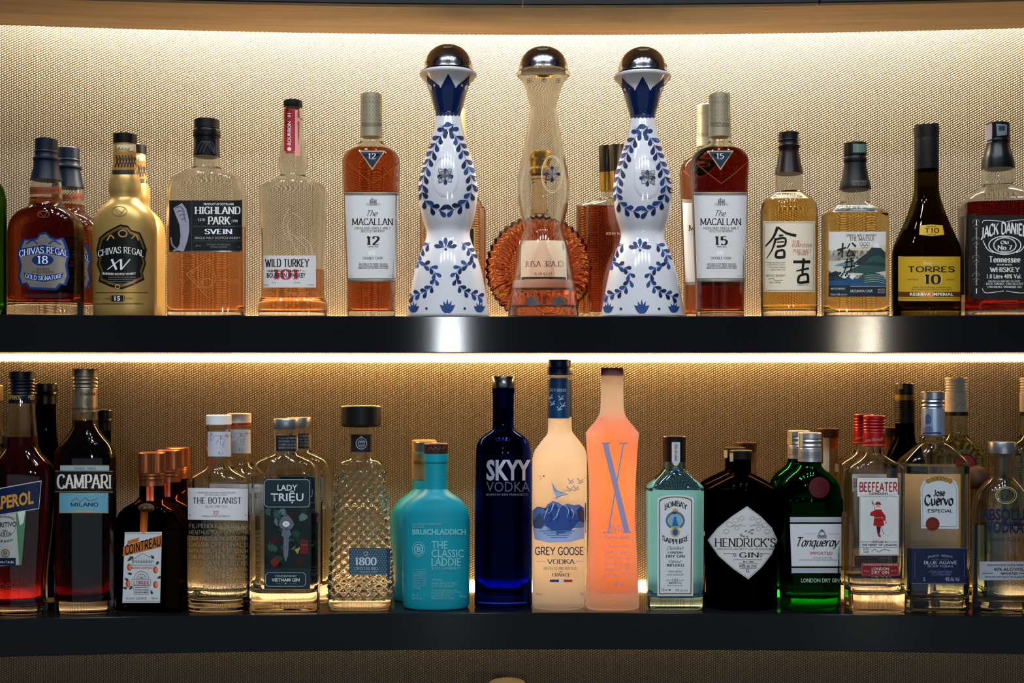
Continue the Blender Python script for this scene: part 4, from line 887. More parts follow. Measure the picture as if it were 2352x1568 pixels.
# --- square Tennessee whiskey
b = Bottle('whiskey_bottle', 'square amber whiskey bottle with black label and white lettering, at the right end', WB, 2292, .066, SH1,
  [(380, 36, 2, 1), (390, 36.3, 2, 1), (405, 36.5, 2.2, 1), (418, 35, 2.2, 1), (425, 33, 2, 1), (430, 40, 2.4, 1), (440, 58, 4, 1), (452, 76, 6, 1), (462, 86.5, 7, 1), (466, 89, 7, 1), (466, 89, 7, 1), (474, 89.5, 7, 1), (600, 89, 7, 1), (728, 89, 7, 1)], 7, 1, yaw=-.20)
b.glass(CLEAR, wall=.003, base=.008, N=80); b.liquid(471, REDAMBER, N=80)
b.cap([(283, 23.5), (285, 25), (285, 25), (318, 25.4), (318, 25.4), (320, 24)], M('#0e0e10', .3), ribs=(32, .01))
b.cap([(320.4, 25.6), (326, 26.4), (330, 25), (345, 28), (362, 33.5), (378, 35.8), (389, 36.8)], M('#0c0c0e', .3), 'neck_sleeve')
A = Art().quad([(2263, 288), (2272, 286), (2274, 328), (2264, 330)], '#9a8f90', 0).quad([(2288, 284), (2313, 286), (2313, 310), (2290, 312)], '#5c6672', 0).rect(2294, 289, 2308, 300, '#23272d', 1); b.art('tax_stamp', A, b.mk([(283, 25.2), (322, 25.6)]))
A = Art(); wh = '#cfcbc4'
A.quad([(2203, 500), (2229, 495), (2229, 684), (2203, 678)], '#241d15', 0).quad([(2232, 494), (2384, 494), (2384, 685), (2232, 685)], '#0c0c0d', 0)
for y in (520, 560, 600, 640): A.ring(2217, y, 8, 9, 2, '#57503f', 1, 14, 180, 360).rect(2208, y+12, 2226, y+13.5, '#57503f').line([(2211, y+8), (2217, y+2), (2223, y+8)], 2, '#57503f')
A.rect(2242, 505, 2244, 518, wh).rect(2242, 662, 2244, 674, wh)
A.it.append(([tuple((2241.4+py*2.9, 655-px) for px, py in f) for f in [tuple((x*134/max(q[0] for g in layout('EVERY DROP MADE IN LYNCHBURG TENNESSEE', 'i') for q in g), y) for x, y in f) for f in layout('EVERY DROP MADE IN LYNCHBURG TENNESSEE', 'i')]], A.mats.index(M(wh, .55)), 2))
A.line([(2256, 512), (2262, 506), (2290, 507), (2306, 509)], 1.4, wh, 2, True).line([(2311, 509), (2330, 506), (2356, 505), (2362, 512)], 1.4, wh, 2, True).line([(2256, 662), (2264, 672), (2290, 670), (2306, 668)], 1.4, wh, 2, True).line([(2311, 668), (2330, 671), (2352, 672), (2362, 662)], 1.4, wh, 2, True)
A.text("JACK DANIEL'S", 2253, 2372, 549, 25, wh, 'c', bow=13).ring(2308, 563, 38, 22, 2.4, wh, 2, 40).ring(2308, 563, 27, 18.5, 1.4, wh, 2, 40).ring(2308, 563, 25, 16.5, .8, wh, 2, 40)
A.text('Old', 2298, 2317, 560, 7, wh, 'g').text('No.7', 2291, 2326, 573, 9.5, wh, 'S').text('BRAND', 2299, 2318, 578.5, 3, wh).text('Tennessee', 2272, 2344, 602, 13, wh, 'S').text('SOUR MASH', 2290, 2325, 609.5, 3.6, wh, 'b').text('WHISKEY', 2273, 2343, 624, 10, wh, 'S').text('1.0 Litre 40% Vol.', 2267, 2346, 639, 9.5, wh, 'b')
A.text('DISTILLED AND BOTTLED BY', 2270, 2344, 647.5, 4, wh, 's').text('JACK DANIEL DISTILLERY', 2264, 2351, 654, 4.8, wh, 's').text('LYNCHBURG, TENNESSEE, USA', 2268, 2347, 661, 4, wh, 'b')
for x in (2268, 2348): A.line([(x-10, 552), (x-6, 562), (x+2, 574), (x+14, 580)] if x < 2300 else [(x+10, 552), (x+6, 562), (x-2, 574), (x-14, 580)], 2, wh, 2, True)
b.art('front_label', A)
# ================================================================== LOWER SHELF
LS = SH2
def band_text(b, rows): pass
# --- things cut by the left edge and behind
b = Bottle('liqueur_bottle', 'pale bottle neck just cut off by the left edge of the lower shelf', WB, -26, .10, LS, [(905, 27, 2, 1), (960, 29, 2, 1), (1010, 40), (1040, 58), (1060, 60), (1410, 60)], 2, .6)
b.glass(CLEAR); b.liquid(1000, STRAW); b.cap([(884, 29), (886, 31), (886, 31), (920, 31)], M('#b8a878', .4, .4))
# --- bright orange aperitif
b = Bottle('aperitif_bottle', 'orange red aperitif bottle with tilted navy label, cut by the left edge', WB, 50, gap(72, .62), LS,
  [(915, 28.5, 2, 1), (940, 29.5, 2, 1), (975, 32, 2, 1), (1002, 34.5, 2, 1), (1022, 36, 2, 1), (1032, 39, 2.1, .95), (1044, 47, 2.2, .85), (1058, 59, 2.3, .72), (1072, 69, 2.4, .64), (1088, 72.6, 2.4, .62), (1110, 72.8, 2.4, .62), (1160, 70.6, 2.4, .62), (1210, 68, 2.4, .62), (1260, 63, 2.4, .62), (1310, 58, 2.4, .62), (1360, 56.5, 2.4, .62), (1412, 57, 2.4, .62)], 2.4, .62)
b.glass(CLEAR, base=.010); b.liquid(1002, G((1, 1, 1), 0, 1.36, (.80, .10, .01), 170))
screw_cap(b, 853, 908, 28, M('#0c0f18', .35), .28, 5)
b.cap([(908.2, 27.6), (926, 28.4)], M('#0c1220', .35), 'neck_sleeve'); A = Art().text('APEROL', 18, 48, 917, 9, '#8f7a34', 'b').text('APEROL', 66, 90, 917, 9, '#8f7a34', 'b'); b.art('sleeve_print', A, b.capl)
nv = M('#141e3c', .4)
A = Art().quad([(-30, 1126), (95.7, 1103), (90, 1168), (-30, 1188)], '#b9bcc4', 0).quad([(-30, 1128), (94.4, 1105), (88.8, 1166.4), (-30, 1186)], nv, 1).text('APEROL', -17, 77, 1171, 27, '#b8832c', 'B', tilt=-.17)
b.art('front_label', A)
A = Art().quad([(-26, 1188), (60, 1174), (50, 1296), (-26, 1302)], '#a8aca4', 0).quad([(36, 1179), (60, 1174), (50, 1296), (44, 1299)], '#4d7a58', 1).poly([(40, 1175), (58, 1172), (54, 1200), (46, 1206)], '#c3c8be', 2)
A.ring(12, 1208, 24, 24, 1, '#5a6058', 2).text('APERITIVO', -22, 38, 1212, 11, '#2a3440', 'b', tilt=-.06).text('DAL', 6, 18, 1221, 5, '#2a3440', 'b').text('1919', 2, 25, 1231, 9, '#2a3440', 'b').text('BARBIERI', -10, 30, 1241, 5, '#2a3440', bow=-4).text('RICETTA ORIGINALE', -16, 34, 1193, 5, '#2a3440', bow=4)
A.ring(12, 1270, 10, 10, 2, '#6a5844', 2).ell(12, 1270, 6, 6, '#7d6a52', 2).rect(-24, 1281, 36, 1298, nv, 2).text('PADOVA ITALIA', -20, 32, 1293, 5, '#c3c8be', 'b', 3); b.art('lower_label', A)
em = '#7a2a14'; A = Art().text('aperol', -14, 52, 1354, 20, em, 'h', tilt=-.1).text('1919', 0, 22, 1372, 8, em, 'h'); b.art('embossing', A)
# --- dark bottle behind
BROWNG = G((.10, .09, .06)); DKL = G((1, 1, 1), 0, 1.36, (.2, .12, .05), 60)
def dark_wine(cx, off, y0, hw, lab, body=44, cap=True, capmat=None):
    b = Bottle('wine_bottle', lab, WB, cx, off, LS, [(y0+46, hw-2.6, 2, 1), (y0+90, hw-2, 2, 1), (y0+128, hw, 2, 1), (y0+160, hw+6, 2, .9), (y0+190, body-6), (y0+215, body), (1408, body)], 2, .62)
    b.glass(BROWNG, N=40)
    b.cap([(y0, hw-2), (y0+2, hw), (y0+2, hw), (y0+18, hw), (y0+20, hw-1), (y0+24, hw+.4), (y0+28, hw-1), (y0+47, hw-1)], capmat or M('#0d0d0e', .3)); return b
b = dark_wine(105.5, .108, 880, 24.5, 'black capped dark bottle between the orange and the red aperitif', 34)
b = dark_wine(240, .106, 941, 17, 'short dark bottle showing its cap right of the red aperitif', 27)
# --- red bitter
b = Bottle('aperitif_bottle', 'dark red aperitif bottle with blue and black band labels and ribbed metal cap', WB, 196, gap(70, .62), LS,
  [(935, 27.6, 2, 1), (960, 28, 2, 1), (975, 29, 2, 1), (986, 31.5, 2, 1), (996, 37, 2, .95), (1006, 45, 2, .85), (1018, 56, 2.1, .74), (1032, 65, 2.2, .65), (1048, 69.6, 2.2, .62), (1070, 70.2, 2.2, .62), (1250, 70, 2.2, .62), (1390, 68.5, 2.2, .62), (1412, 66, 2.2, .62)], 2.2, .62)
b.glass(CLEAR, base=.016); b.liquid(964, G((1, 1, 1), 0, 1.36, (.60, .03, .01), 240))
ch = M('#857a66', .36, .75); screw_cap(b, 847, 893, 27.5, ch, .38, 3)
b.cap([(893.3, 26.8), (920, 27.3), (945, 27.8)], ch, 'neck_sleeve')
A = Art().text('CAMPARI', 185, 222, 908, 7, '#2a241c', 'S').ring(203, 924, 9, 9, 1.6, '#453b2c').rect(199, 920, 207, 929, '#453b2c').text('SINCE 1860', 189, 216, 941, 3.4, '#453b2c', 's'); b.art('sleeve_print', A, b.capl)
cb = M('#5f93a6', .45)
A = Art().rect(138, 1069, 252, 1081, '#8aa0ac', 0).rect(138, 1068, 252, 1069.6, '#9c8352', 1).text('SINCE 1860', 170, 220, 1078, 5, '#3c5364', 's').rect(136, 1130, 250, 1178, cb, 0).rect(136, 1176.6, 250, 1178, '#9c8352', 1)
A.rect(126, 1080, 263, 1131, '#0e1016', 2).rect(126, 1081, 263, 1082, '#b8a070', 3).rect(126, 1128.6, 263, 1129.6, '#b8a070', 3).text('CAMPARI', 129, 259, 1122, 32, '#3a3630', 'S', 3).text('CAMPARI', 130.5, 258, 1121, 31, '#d0c8bc', 'S', 4)
A.line([(164, 1150), (176, 1144), (184, 1151), (196, 1143), (206, 1149), (225, 1144)], 1.1, '#7d5c34', 3, True).text('MILANO', 162, 226, 1162, 8, '#23303e', 'R', 3).rect(172, 1172, 214, 1176, '#a8905c', 3); b.art('front_label', A)
# --- square orange liqueur, three in a row
b = Bottle('liqueur_bottle', 'front square dark orange liqueur bottle with white label and copper cap', WB, 349, .046, LS,
  [(1105, 27, 2, 1), (1130, 28, 2, 1), (1142, 30, 2, 1), (1152, 40, 2.4, 1), (1162, 56, 3.2, .8), (1174, 71, 4.4, .55), (1190, 80, 5.5, .4), (1206, 83, 6, .34), (1230, 83.5, 6, .34), (1412, 83, 6, .34)], 6, .36, yaw=-.2, step=5)
b.glass(G((.32, .13, .03)), wall=.003, N=72); b.liquid(1150, G((1, 1, 1), 0, 1.36, (.45, .2, .05), 30), N=72)
cop = M('#b06a45', .3, .9)
b.cap([(1038, 27), (1040, 30), (1040, 30), (1084, 30), (1084, 30), (1085, 29)], cop, ribs=(60, .012)); b.cap([(1085.4, 29.6), (1090, 30.4), (1093, 29), (1098, 29.6), (1100, 28.2), (1114, 28.4)], cop, 'neck_ring', parent=b.capo)
org = M('#b4501a', .5)
A = Art().rect(336.5, 1112, 353, 1150, org, 0).rect(342, 1112, 347, 1150, '#8c1c14', 1).quad([(323, 1174), (340, 1174), (338, 1224), (321, 1224)], org, 0).quad([(328, 1174), (333.6, 1174), (332, 1224), (326.4, 1224)], '#c06a24', 1).ell(336, 1166, 18.5, 10.5, '#5a3a18', 2).ell(336, 1166, 16, 8.4, '#3a240f', 3).text('1849', 326, 346, 1169, 6, '#8a6a34', 's', 4); b.art('ribbon', A)
cream = '#c3c4c6'
A = Art().quad([(286.5, 1222), (372, 1221), (367.5, 1384), (281, 1384)], cream, 0)
for y in (1225, 1380): A.rect(285, y, 369, y+.8, '#5a6068')
A.quad([(283, 1255), (372, 1228), (371, 1255), (282, 1277)], '#b4642a', 2).text('COINTREAU', 287, 369, 1273.5, 20, INK, 'H', 3, tilt=-.262).poly([(294, 1241), (320, 1234), (318, 1244), (292, 1250)], '#b4642a', 1)
A.line([(302, 1287), (327, 1270), (353, 1283)], 1, '#4a5058').rect(303, 1287, 353, 1288, '#4a5058').rect(303, 1290, 353, 1291, '#4a5058').rect(300, 1297, 356, 1298.2, '#4a5058').rect(304, 1283, 305, 1296, '#4a5058')
for i in range(8): A.rect(306+i*6, 1278, 306.8+i*6, 1296, '#7a8088')
A.text('MAISON COINTREAU', 302, 351, 1306, 4.6, '#b4502a', 'b').ring(325, 1328, 17, 17, 1, '#4a5058', 2, 24, 180, 360).ring(325, 1328, 11, 11, 1, '#4a5058', 2, 24, 180, 360)
for i in range(6): A.line([(325, 1328), (325+11*math.cos(math.pi+i*math.pi/5), 1328+11*math.sin(math.pi+i*math.pi/5))], .7, '#4a5058')
A.frame(303, 1330, 346, 1343, .8, '#4a5058').text("L'UNIQUE", 307, 343, 1341, 7.6, '#a8321c', 'S').frame(307, 1344, 342, 1364, .7, '#4a5058')
for i, t in enumerate(("HARMONIE D'ESPRIT", "D'ECORCES D'ORANGES", 'DOUCES ET AMERES')): A.text(t, 309, 340, 1350+i*5.6, 3, '#2a2e34', 'b')
for x, y in ((297, 1302), (357, 1308), (294, 1340), (357, 1342)): A.ell(x, y, 5.4, 8, '#b4401c', 2, 16).ell(x+1.5, y, 2.6, 5.6, '#cf8a5a', 3, 12)
for x, y, a in ((300, 1280, .3), (296, 1290, -.6), (350, 1276, .8), (362, 1300, -1), (296, 1318, .2), (290, 1328, .7), (364, 1330, -.4), (350, 1356, 1.2), (300, 1356, -.8), (285, 1350, .3)): A.leaf(x-4, y-2, a, 11, 6, '#2b3a2c', 2)
A.text('40% ALC/VOL', 289, 309, 1376, 4.4, '#3a4048').text('LIQUEUR', 312, 337, 1376, 5, '#3a4048').text('700 mL', 347, 363, 1376, 4.6, '#3a4048'); b.art('front_label', A)
dup(b, 387, .102, 'second copper capped square liqueur bottle, behind the front one', group=None); CO = b
dup(b, 407, .158, 'rearmost copper capped square liqueur bottle of the three')
# --- embossed gin with white cap
b = Bottle('gin_bottle', 'clear embossed gin bottle with white label and white cap, front one', WB, 502.5, gap(71, .62), LS,
  [(976, 28, 2, 1), (984, 28.6, 2, 1), (986, 27.4, 2, 1), (1045, 28, 2, 1), (1062, 29, 2, 1), (1073, 32, 2, 1), (1080, 41, 2, .9), (1088, 55, 2.1, .74), (1095, 66, 2.2, .65), (1103, 71, 2.3, .62), (1112, 72, 2.3, .62), (1250, 71.5, 2.3, .62), (1412, 70.5, 2.3, .62)], 2.3, .62)
b.glass(CLEAR, base=.016); b.liquid(1226, WATER)
b.cap([(952.5, 27), (954, 29), (954, 29), (974, 29), (974, 29), (975, 28)], M('#d2d2d4', .4)); marble = M('#aeb2bb', .45)
A = Art().rect(477, 991, 532, 1048, marble, 0); rr = random.Random(9)
for i in range(16):
    x, y = rr.uniform(479, 526), rr.uniform(993, 1040); A.line([(x, y), (x+rr.uniform(-4, 6), y+rr.uniform(2, 6)), (x+rr.uniform(-5, 8), y+rr.uniform(6, 9))], .9, '#4a4650', 1, True, .3)
A.rect(477, 1000, 532, 1001, '#8b8e96', 1); b.art('neck_seal', A)
A = Art().quad([(431.5, 1120), (571.5, 1122), (571.5, 1195), (431.5, 1193)], '#cccacc', 0).text('CONCEIVED, DISTILLED & HAND-CRAFTED', 454, 541, 1133, 3.6, '#6a6a6e').text('ON THE ISLAND OF ISLAY', 470, 522, 1138, 3.4, '#6a6a6e').text('THE BOTANIST', 443, 554, 1155.5, 13, INK, 's').text('ISLAY DRY GIN', 471, 522, 1165, 4.6, '#8b8b90', 's').text('22', 489, 502, 1181, 8, '#9c1f34', 's').text('FORAGED ISLAND BOTANICALS', 463, 528, 1186.5, 3.4, '#5a5a5e', 's').text('46%', 433, 438, 1184, 3, '#5a5a5e').text('70cl', 562, 568, 1184, 3, '#5a5a5e')
b.art('front_label', A)
em = M('#8f8768', .25); A = Art()
for i, t in enumerate(('FILIPENDULA VERBENA', 'MENTHUS AQUA MONOGYNA', 'CRATAEGUS MONOGYNA', 'CASSA OFFICINALIS', 'MYRRHIS POLYTRICHUM', 'TRUNCATHA X VILLOSA', 'BETULA PUBESCENS', 'PENDULA ULMARIA', 'THYMUS EUROPAEUS', 'CALLUNA VULGARIS', 'ARTEMISIA OFFICINALE', 'MENTHA AQUATICA X')): A.text(t, 434, 571, 1212+i*14.2, 9, em, 'h')
b.art('embossing', A)  # flat letters; the light caught by raised glass is put into their colour
r = dup(b, 549, gap(71, .62)+.066, 'second white capped clear gin bottle with red cap line, behind the front one')
b.cap([(978.5, 29.3), (982.5, 29.3)], M('#b02a22', .4), 'red_cap_band', parent=r)
# --- dark green label gin
b = Bottle('gin_bottle', 'clear slab sided gin bottle with dark teal label, silver hairpin and silver cap', WB, 657, gap(77, .52), LS,
  [(984, 28.6, 2, 1), (998, 28.6, 2, 1), (1000, 27, 2, 1), (1034, 27.6, 2, 1), (1042, 30, 2.2, .95), (1050, 47, 3, .7), (1060, 65, 4, .58), (1074, 74, 4.6, .53), (1092, 77.2, 5, .52), (1120, 77.4, 5, .52), (1310, 76.5, 5, .52), (1385, 76, 5, .52), (1412, 76, 5, .52)], 5, .52)
b.glass(CLEAR, base=.024, N=80); b.liquid(1175, WATER, N=80)
b.cap([(961.5, 28), (963, 29), (963, 29), (982, 29), (982, 29), (983.6, 28)], M('#8f949c', .35, .8)); tl = M('#1a2a30', .5)
A = Art().rect(634, 1000, 690, 1036, '#1a1f24', 0)
for i, t in enumerate(('CON GIO MANH', 'SONG DU', 'CHEM CA KINH', 'BIEN DONG')): A.text(t, 640, 682, 1008+i*7.4, 4.6, '#6d7478', 'b', 2)
b.art('neck_label', A)
A = Art().rect(607, 1166, 712, 1305, '#12201f', 0); rr = random.Random(12)
for i in range(46):
    x, y = rr.uniform(612, 700), rr.uniform(1172, 1300); c = rr.choice(['#1b2d2a', '#2f4a45', '#16211f', '#4f6a66', '#3a1418', '#1d3a33', '#0e1716'])
    A.poly([(min(711, max(608, x+rr.uniform(4, 13)*math.cos(q))), min(1304, max(1167, y+rr.uniform(4, 13)*math.sin(q)))) for q in [k*1.05 for k in range(6)]], c, 1+(i % 3))
A.rect(690, 1241, 708, 1272, '#5c1a1c', 4).rect(692, 1250, 706, 1252, '#8a4a3a', 5).poly([(676, 1262), (690, 1256), (684, 1272)], '#a88a34', 5).poly([(620, 1290), (634, 1276), (642, 1292), (630, 1302)], '#6a1c1a', 5)
A.rect(607, 1305, 712, 1352, tl, 0).frame(610, 1315, 702, 1346, 1.1, '#9fb0b6', 2, 5).text('CONTEMPORARY', 632, 681, 1325, 4.6, '#9fb0b6').text('VIETNAM GIN', 624, 688, 1335, 7.2, '#c3ced2', 'b').text('700ML', 634, 649, 1341, 3, '#5f6d72').text('40%VOL', 664, 682, 1341, 3, '#5f6d72').ell(656, 1339.6, 1.6, 1.6, '#c3ced2', 2, 8)
A.rect(606, 1099, 713, 1166, tl, 5).frame(608, 1101, 711, 1164, 1.1, '#9fb0b6', 6, 5).text('LADY', 637, 683, 1126, 12.6, '#c3ced2', 'b', 6).text('TRIỆU', 622, 697, 1150, 17, '#c3ced2', 'b', 6)
A.it[-1] = ([tuple((x, y) for x, y in f) for f in A.it[-1][0]], A.it[-1][1], 6); b.art('front_label', A)
hp = M('#aab0b8', .25, 1); A = Art().poly([(640, 1204), (645, 1192), (657, 1178), (670, 1192), (676, 1204), (670, 1214), (657, 1218), (645, 1213)], hp, 0).poly([(650, 1213), (665, 1213), (669, 1228), (661, 1237), (653, 1237), (646, 1228)], hp, 0).poly([(651, 1236), (664, 1236), (662, 1275), (656, 1291), (651, 1275)], hp, 0).ell(657, 1203, 8, 6.5, '#d5d9df', 2, 16).ell(658, 1184, 2, 2, '#2b3034', 2, 10)
for k in range(6): A.line([(657, 1203), (657+15*math.cos(k*1.047), 1203+10*math.sin(k*1.047))], .8, '#5d646c', 2)
A.rect(655, 1240, 656, 1280, '#6d747c', 2).rect(659, 1240, 660, 1278, '#6d747c', 2); b.art('hairpin', A, off=.0012, label='silver hairpin ornament')
dup(b, 687, gap(77, .52)+.058, 'second slab sided clear gin bottle, its shoulder showing right behind the teal label one')
# --- diamond faceted tequila
b = Bottle('tequila_bottle', 'diamond faceted clear tequila bottle with wide black cap', WB, 829.5, gap(72, .62), LS,
  [(979, 27, 2, 1), (982, 29, 2, 1), (996, 28.4, 2, 1), (998, 26, 2, 1), (1045, 26, 2, 1), (1052, 30, 2.2, .9), (1057, 42, 3, .76), (1064, 50, 4, .66), (1072, 53, 5, .64), (1150, 59.5, 5, .62), (1241, 66, 5, .62), (1340, 71.5, 5, .62), (1372, 73, 5, .62), (1384, 72, 5, .62), (1390, 69, 5, .62), (1412, 71, 5, .62)], 5, .62)
zl0, zl1 = b.zl(1372), b.zl(1076)
def diamond(x, y, z):
    if not zl0 < z < zl1: return 1
    w = .0132*(1-.22*(z-zl0)/(zl1-zl0)); u = x/w; v = z/.0125; p = 1-abs(math.sin(math.pi*(u+v))*math.sin(math.pi*(u-v)))
    e = min(1, (z-zl0)/.004, (zl1-z)/.004); return 1+.0034*e*(1-p)/max(.02, math.hypot(x, y))
b.glass(CLEAR, base=.014, N=220, disp=diamond, angle=60); b.liquid(1165, WATER)
b.cap([(931.5, 43), (934, 46.2), (938, 46.4), (972, 46), (977, 45), (979.6, 40)], M('#101011', .45))
A = Art().rect(806, 998, 854, 1038, '#1b1a1e', 0).ring(830, 1018, 13, 14, 2, '#8b8e98').ring(830, 1018, 8, 9, 1, '#8b8e98').text('1800', 823, 838, 1017, 4.4, '#a6a9b2', 's').rect(824, 1020, 837, 1024, '#5f626a').poly([(825, 1006), (830, 1000), (835, 1006)], '#8b8e98'); b.art('neck_label', A)
A = Art().rrect(802, 1258, 896, 1319, 3, '#2a3f50', 0)
for i in range(15):
    for j in range(12):
        x = 806+i*6+(3 if j % 2 else 0)
        if x < 890: A.poly([(x, 1260+j*5), (x+2.4, 1262.4+j*5), (x, 1264.8+j*5), (x-2.4, 1262.4+j*5)], '#4f6f80', 1)
A.text('1800', 816, 865, 1297, 17, '#b6c3ca', 'S').text('CRISTALINO', 814, 868, 1308, 6, '#8fa3ae', 's').text('TEQUILA 100%', 826, 866, 1315, 4, '#8fa3ae').ring(840, 1271, 5, 5, 1.4, '#a3b3bc'); b.art('front_label', A, off=.0037)
# --- turquoise painted single malts
TURQ = M('#128798', .42)
def laddie(cx, off, lab):
    b = Bottle('whisky_bottle', lab, WB, cx, off, LS, [(1036, 27, 2, 1), (1042, 27.6, 2, 1), (1060, 27.6, 2, 1), (1062, 26.2, 2, 1), (1115, 26, 2, 1), (1124, 28, 2, 1), (1132, 36, 2, .95), (1141, 49, 2, .82), (1152, 61, 2.1, .7), (1168, 72, 2.2, .63), (1186, 76.4, 2.2, .6), (1210, 77, 2.2, .6), (1385, 76.5, 2.2, .6), (1393, 75, 2.2, .6), (1412, 73, 2.2, .6)], 2.2, .6)
    b.loft = b.to_floor(b.loft, .004); b.solid('painted_body', b.loft, TURQ); return b
b = laddie(1001.5, gap(77, .6), 'turquoise whisky bottle with dark wooden stopper, front one')
b.cap([(1017.5, 26), (1019, 28), (1019, 28), (1041, 27.6), (1041, 27.6), (1042, 26)], M('#35201a', .4))
A = Art().line([(984, 1034), (990, 1026), (993, 1033), (1000, 1027), (1008, 1032), (1012, 1026)], .8, '#8a705c', 1, True).text('R', 1016, 1022, 1032, 7, '#8a705c', 'k'); b.art('cap_print', A, b.capl, b.capo)
lt = '#6fb4bd'
A = Art().text('PROGRESSIVE HEBRIDEAN', 947, 1013, 1205.5, 4.6, lt).text('DISTILLERS', 947, 974, 1212, 4.6, lt).text('BRUICHLADDICH', 947, 1070, 1227.5, 12.4, lt, 'B').text('THE', 991, 1028, 1260, 17.4, lt, 'b').text('CLASSIC', 991, 1065, 1279.5, 17.4, lt, 'b').text('LADDIE', 991, 1058, 1299, 17.4, lt, 'b').text('SCOTTISH BARLEY', 991, 1059, 1308, 7, lt)
A.ring(961.5, 1261, 15, 18, 1, lt, 2).ring(961.5, 1261, 10.4, 13, 3, lt, 2).text('B', 957, 967, 1267, 12, lt, 'B').ring(961.5, 1261, 13, 16, .8, lt, 2).rect(947, 1307, 979, 1307.8, lt)
for i, t in enumerate(('IT IS OUR MISSION TO', 'PURSUE THE ULTIMATE', 'HUMANE, PROVENANCE', 'AND TRACEABILITY OF', 'OUR RAW MATERIALS', 'TERROIR MATTERS', 'BARLEY AND TO FIND', 'THE BOUNDARIES OF THE', 'CONCEPT OF TERROIR IN', 'ARTISANAL SINGLE', 'MALT WHISKY')): A.text(t, 947, 979 if i < 9 else 966, 1314+i*3.9, 2.6, lt)
A.text('UNPEATED', 991, 1016, 1334, 4.6, lt).text('ISLAY SINGLE MALT', 991, 1054, 1342, 5.6, lt).text('SCOTCH WHISKY', 991, 1044, 1349, 5.6, lt)
for i, t in enumerate(('DISTILLED, MATURED AND BOTTLED', 'UN-CHILL FILTERED AND COLOURING-FREE', 'AT BRUICHLADDICH DISTILLERY', 'ISLE OF ISLAY, SCOTLAND')): A.text(t, 991, (1049, 1058, 1042, 1034)[i], 1356.5+i*4.4, 3, lt)
A.text('PRODUCT OF SCOTLAND', 991, 1042, 1376, 4.4, lt).text('50% vol.', 946, 961, 1369, 5, lt).text('50% alc./vol.', 946, 970, 1376, 5, lt).text('700 ml', 1055, 1070, 1372, 6, lt); b.art('printed_text', A)
b2 = laddie(979, gap(77, .6)+.056, 'second turquoise whisky bottle, silver capped, right behind the wooden stopper one')
b2.cap([(1014, 25), (1015.5, 26.6), (1015.5, 26.6), (1034, 26.4), (1036, 26.4)], M('#8d8e92', .3, .8)); b2.cap([(1040, 28), (1042, 28.4), (1062, 28.2), (1064, 27), (1100, 26.8)], M('#a08a68', .35, .7), 'neck_sleeve')
A = Art().text('BRUICH', 946, 966, 1066, 8, '#3a3128', 'b'); b2.art('sleeve_print', A, b2.capl)
b3 = laddie(974, gap(77, .6)+.108, 'rearmost turquoise whisky bottle, a pale edge with wooden cap behind the other two')
b3.cap([(1010, 26), (1012, 28), (1012, 28), (1036, 27.6)], M('#9a8050', .45)); b3.cap([(1037, 28), (1060, 28), (1100, 27)], M('#9a8a60', .4, .5), 'neck_sleeve')
# --- blue vodka
b = Bottle('vodka_bottle', 'cobalt blue glass vodka bottle with short silver cap', WB, 1156, gap(66, .8), LS,
  [(890, 25.6, 2, 1), (902, 25.6, 2, 1), (904, 24.4, 2, 1), (950, 24, 2, 1), (982, 25, 2, 1), (990, 30, 2, 1), (997, 41, 2, .93), (1006, 52, 2, .86), (1018, 59.6, 2, .82), (1034, 62.6, 2, .8), (1060, 63.4, 2, .8), (1205, 65, 2, .8), (1385, 66, 2, .8), (1394, 65, 2, .8), (1412, 63, 2, .8)], 2, .8)
b.glass(G((.05, .11, .52)), base=.018); b.liquid(1205, G((.9, .95, 1), 0, 1.34))
b.cap([(864, 25), (866, 26.2), (866, 26.2), (890, 26), (890, 26), (891.5, 25)], M('#b7b7ba', .22, 1))
A = Art(); s5 = M('#aab0bc', .35, .4)
A.text('SKYY', 1117, 1219, 1101, 43, s5, 'B').text('VODKA', 1117, 1217, 1129, 23, '#4a5064', 'i').text('BORN IN SAN FRANCISCO', 1117, 1213, 1138, 5, '#5a6074', 'b'); b.art('printed_text', A)
# --- frosted vodka with mountains
FR = FROST((.98, .97, .95), .35, .36, .08); THR = THRU(); FRO = FROST((1, .97, .94), .12, .5, .03)
b = Bottle('vodka_bottle', 'frosted vodka bottle with flying geese and blue mountain print, front one', WB, 1283, gap(60, .7), LS,
  [(862, 23, 2, 1), (868, 24.6, 2, 1), (872, 23.4, 2, 1), (955, 24, 2, 1), (990, 25, 2, 1), (1000, 28.6, 2, 1), (1010, 37, 2, .92), (1022, 46, 2, .82), (1036, 55.6, 2, .74), (1052, 59.6, 2, .7), (1075, 60.4, 2, .7), (1385, 60.4, 2, .7), (1396, 59.6, 2, .7), (1412, 58, 2, .7)], 2, .7)
b.glass(FR, base=.022, wall=.003, inner=THR)
bc = M('#12294f', .35); b.cap([(825.5, 22), (827, 23), (827, 23), (842, 23), (843, 22), (845, 23.4), (846, 25.6), (860, 25.6), (861, 24)], bc, ribs=(30, .008)); b.cap([(868, 25), (872, 25.4), (876, 24.4), (960, 24.8)], M('#1b3d66', .35, .3), 'neck_sleeve')
A = Art().text('GREY GOOSE', 1258, 1302, 899, 6.5, '#a3b4c6', 's')
for x, y in ((1263, 912), (1288, 914), (1268, 926), (1292, 930), (1284, 938)): A.line([(x-5, y-5), (x, y+2), (x+6, y-6)], 1.8, '#a3b4c6', 1).line([(x-4, y+4), (x+7, y+1)], 1.8, '#a3b4c6')
b.art('sleeve_print', A, b.capl)
A = Art(); c1, c2, c3, c4 = '#2f4a8c', '#5a72aa', '#9fb0d2', '#1d2f66'
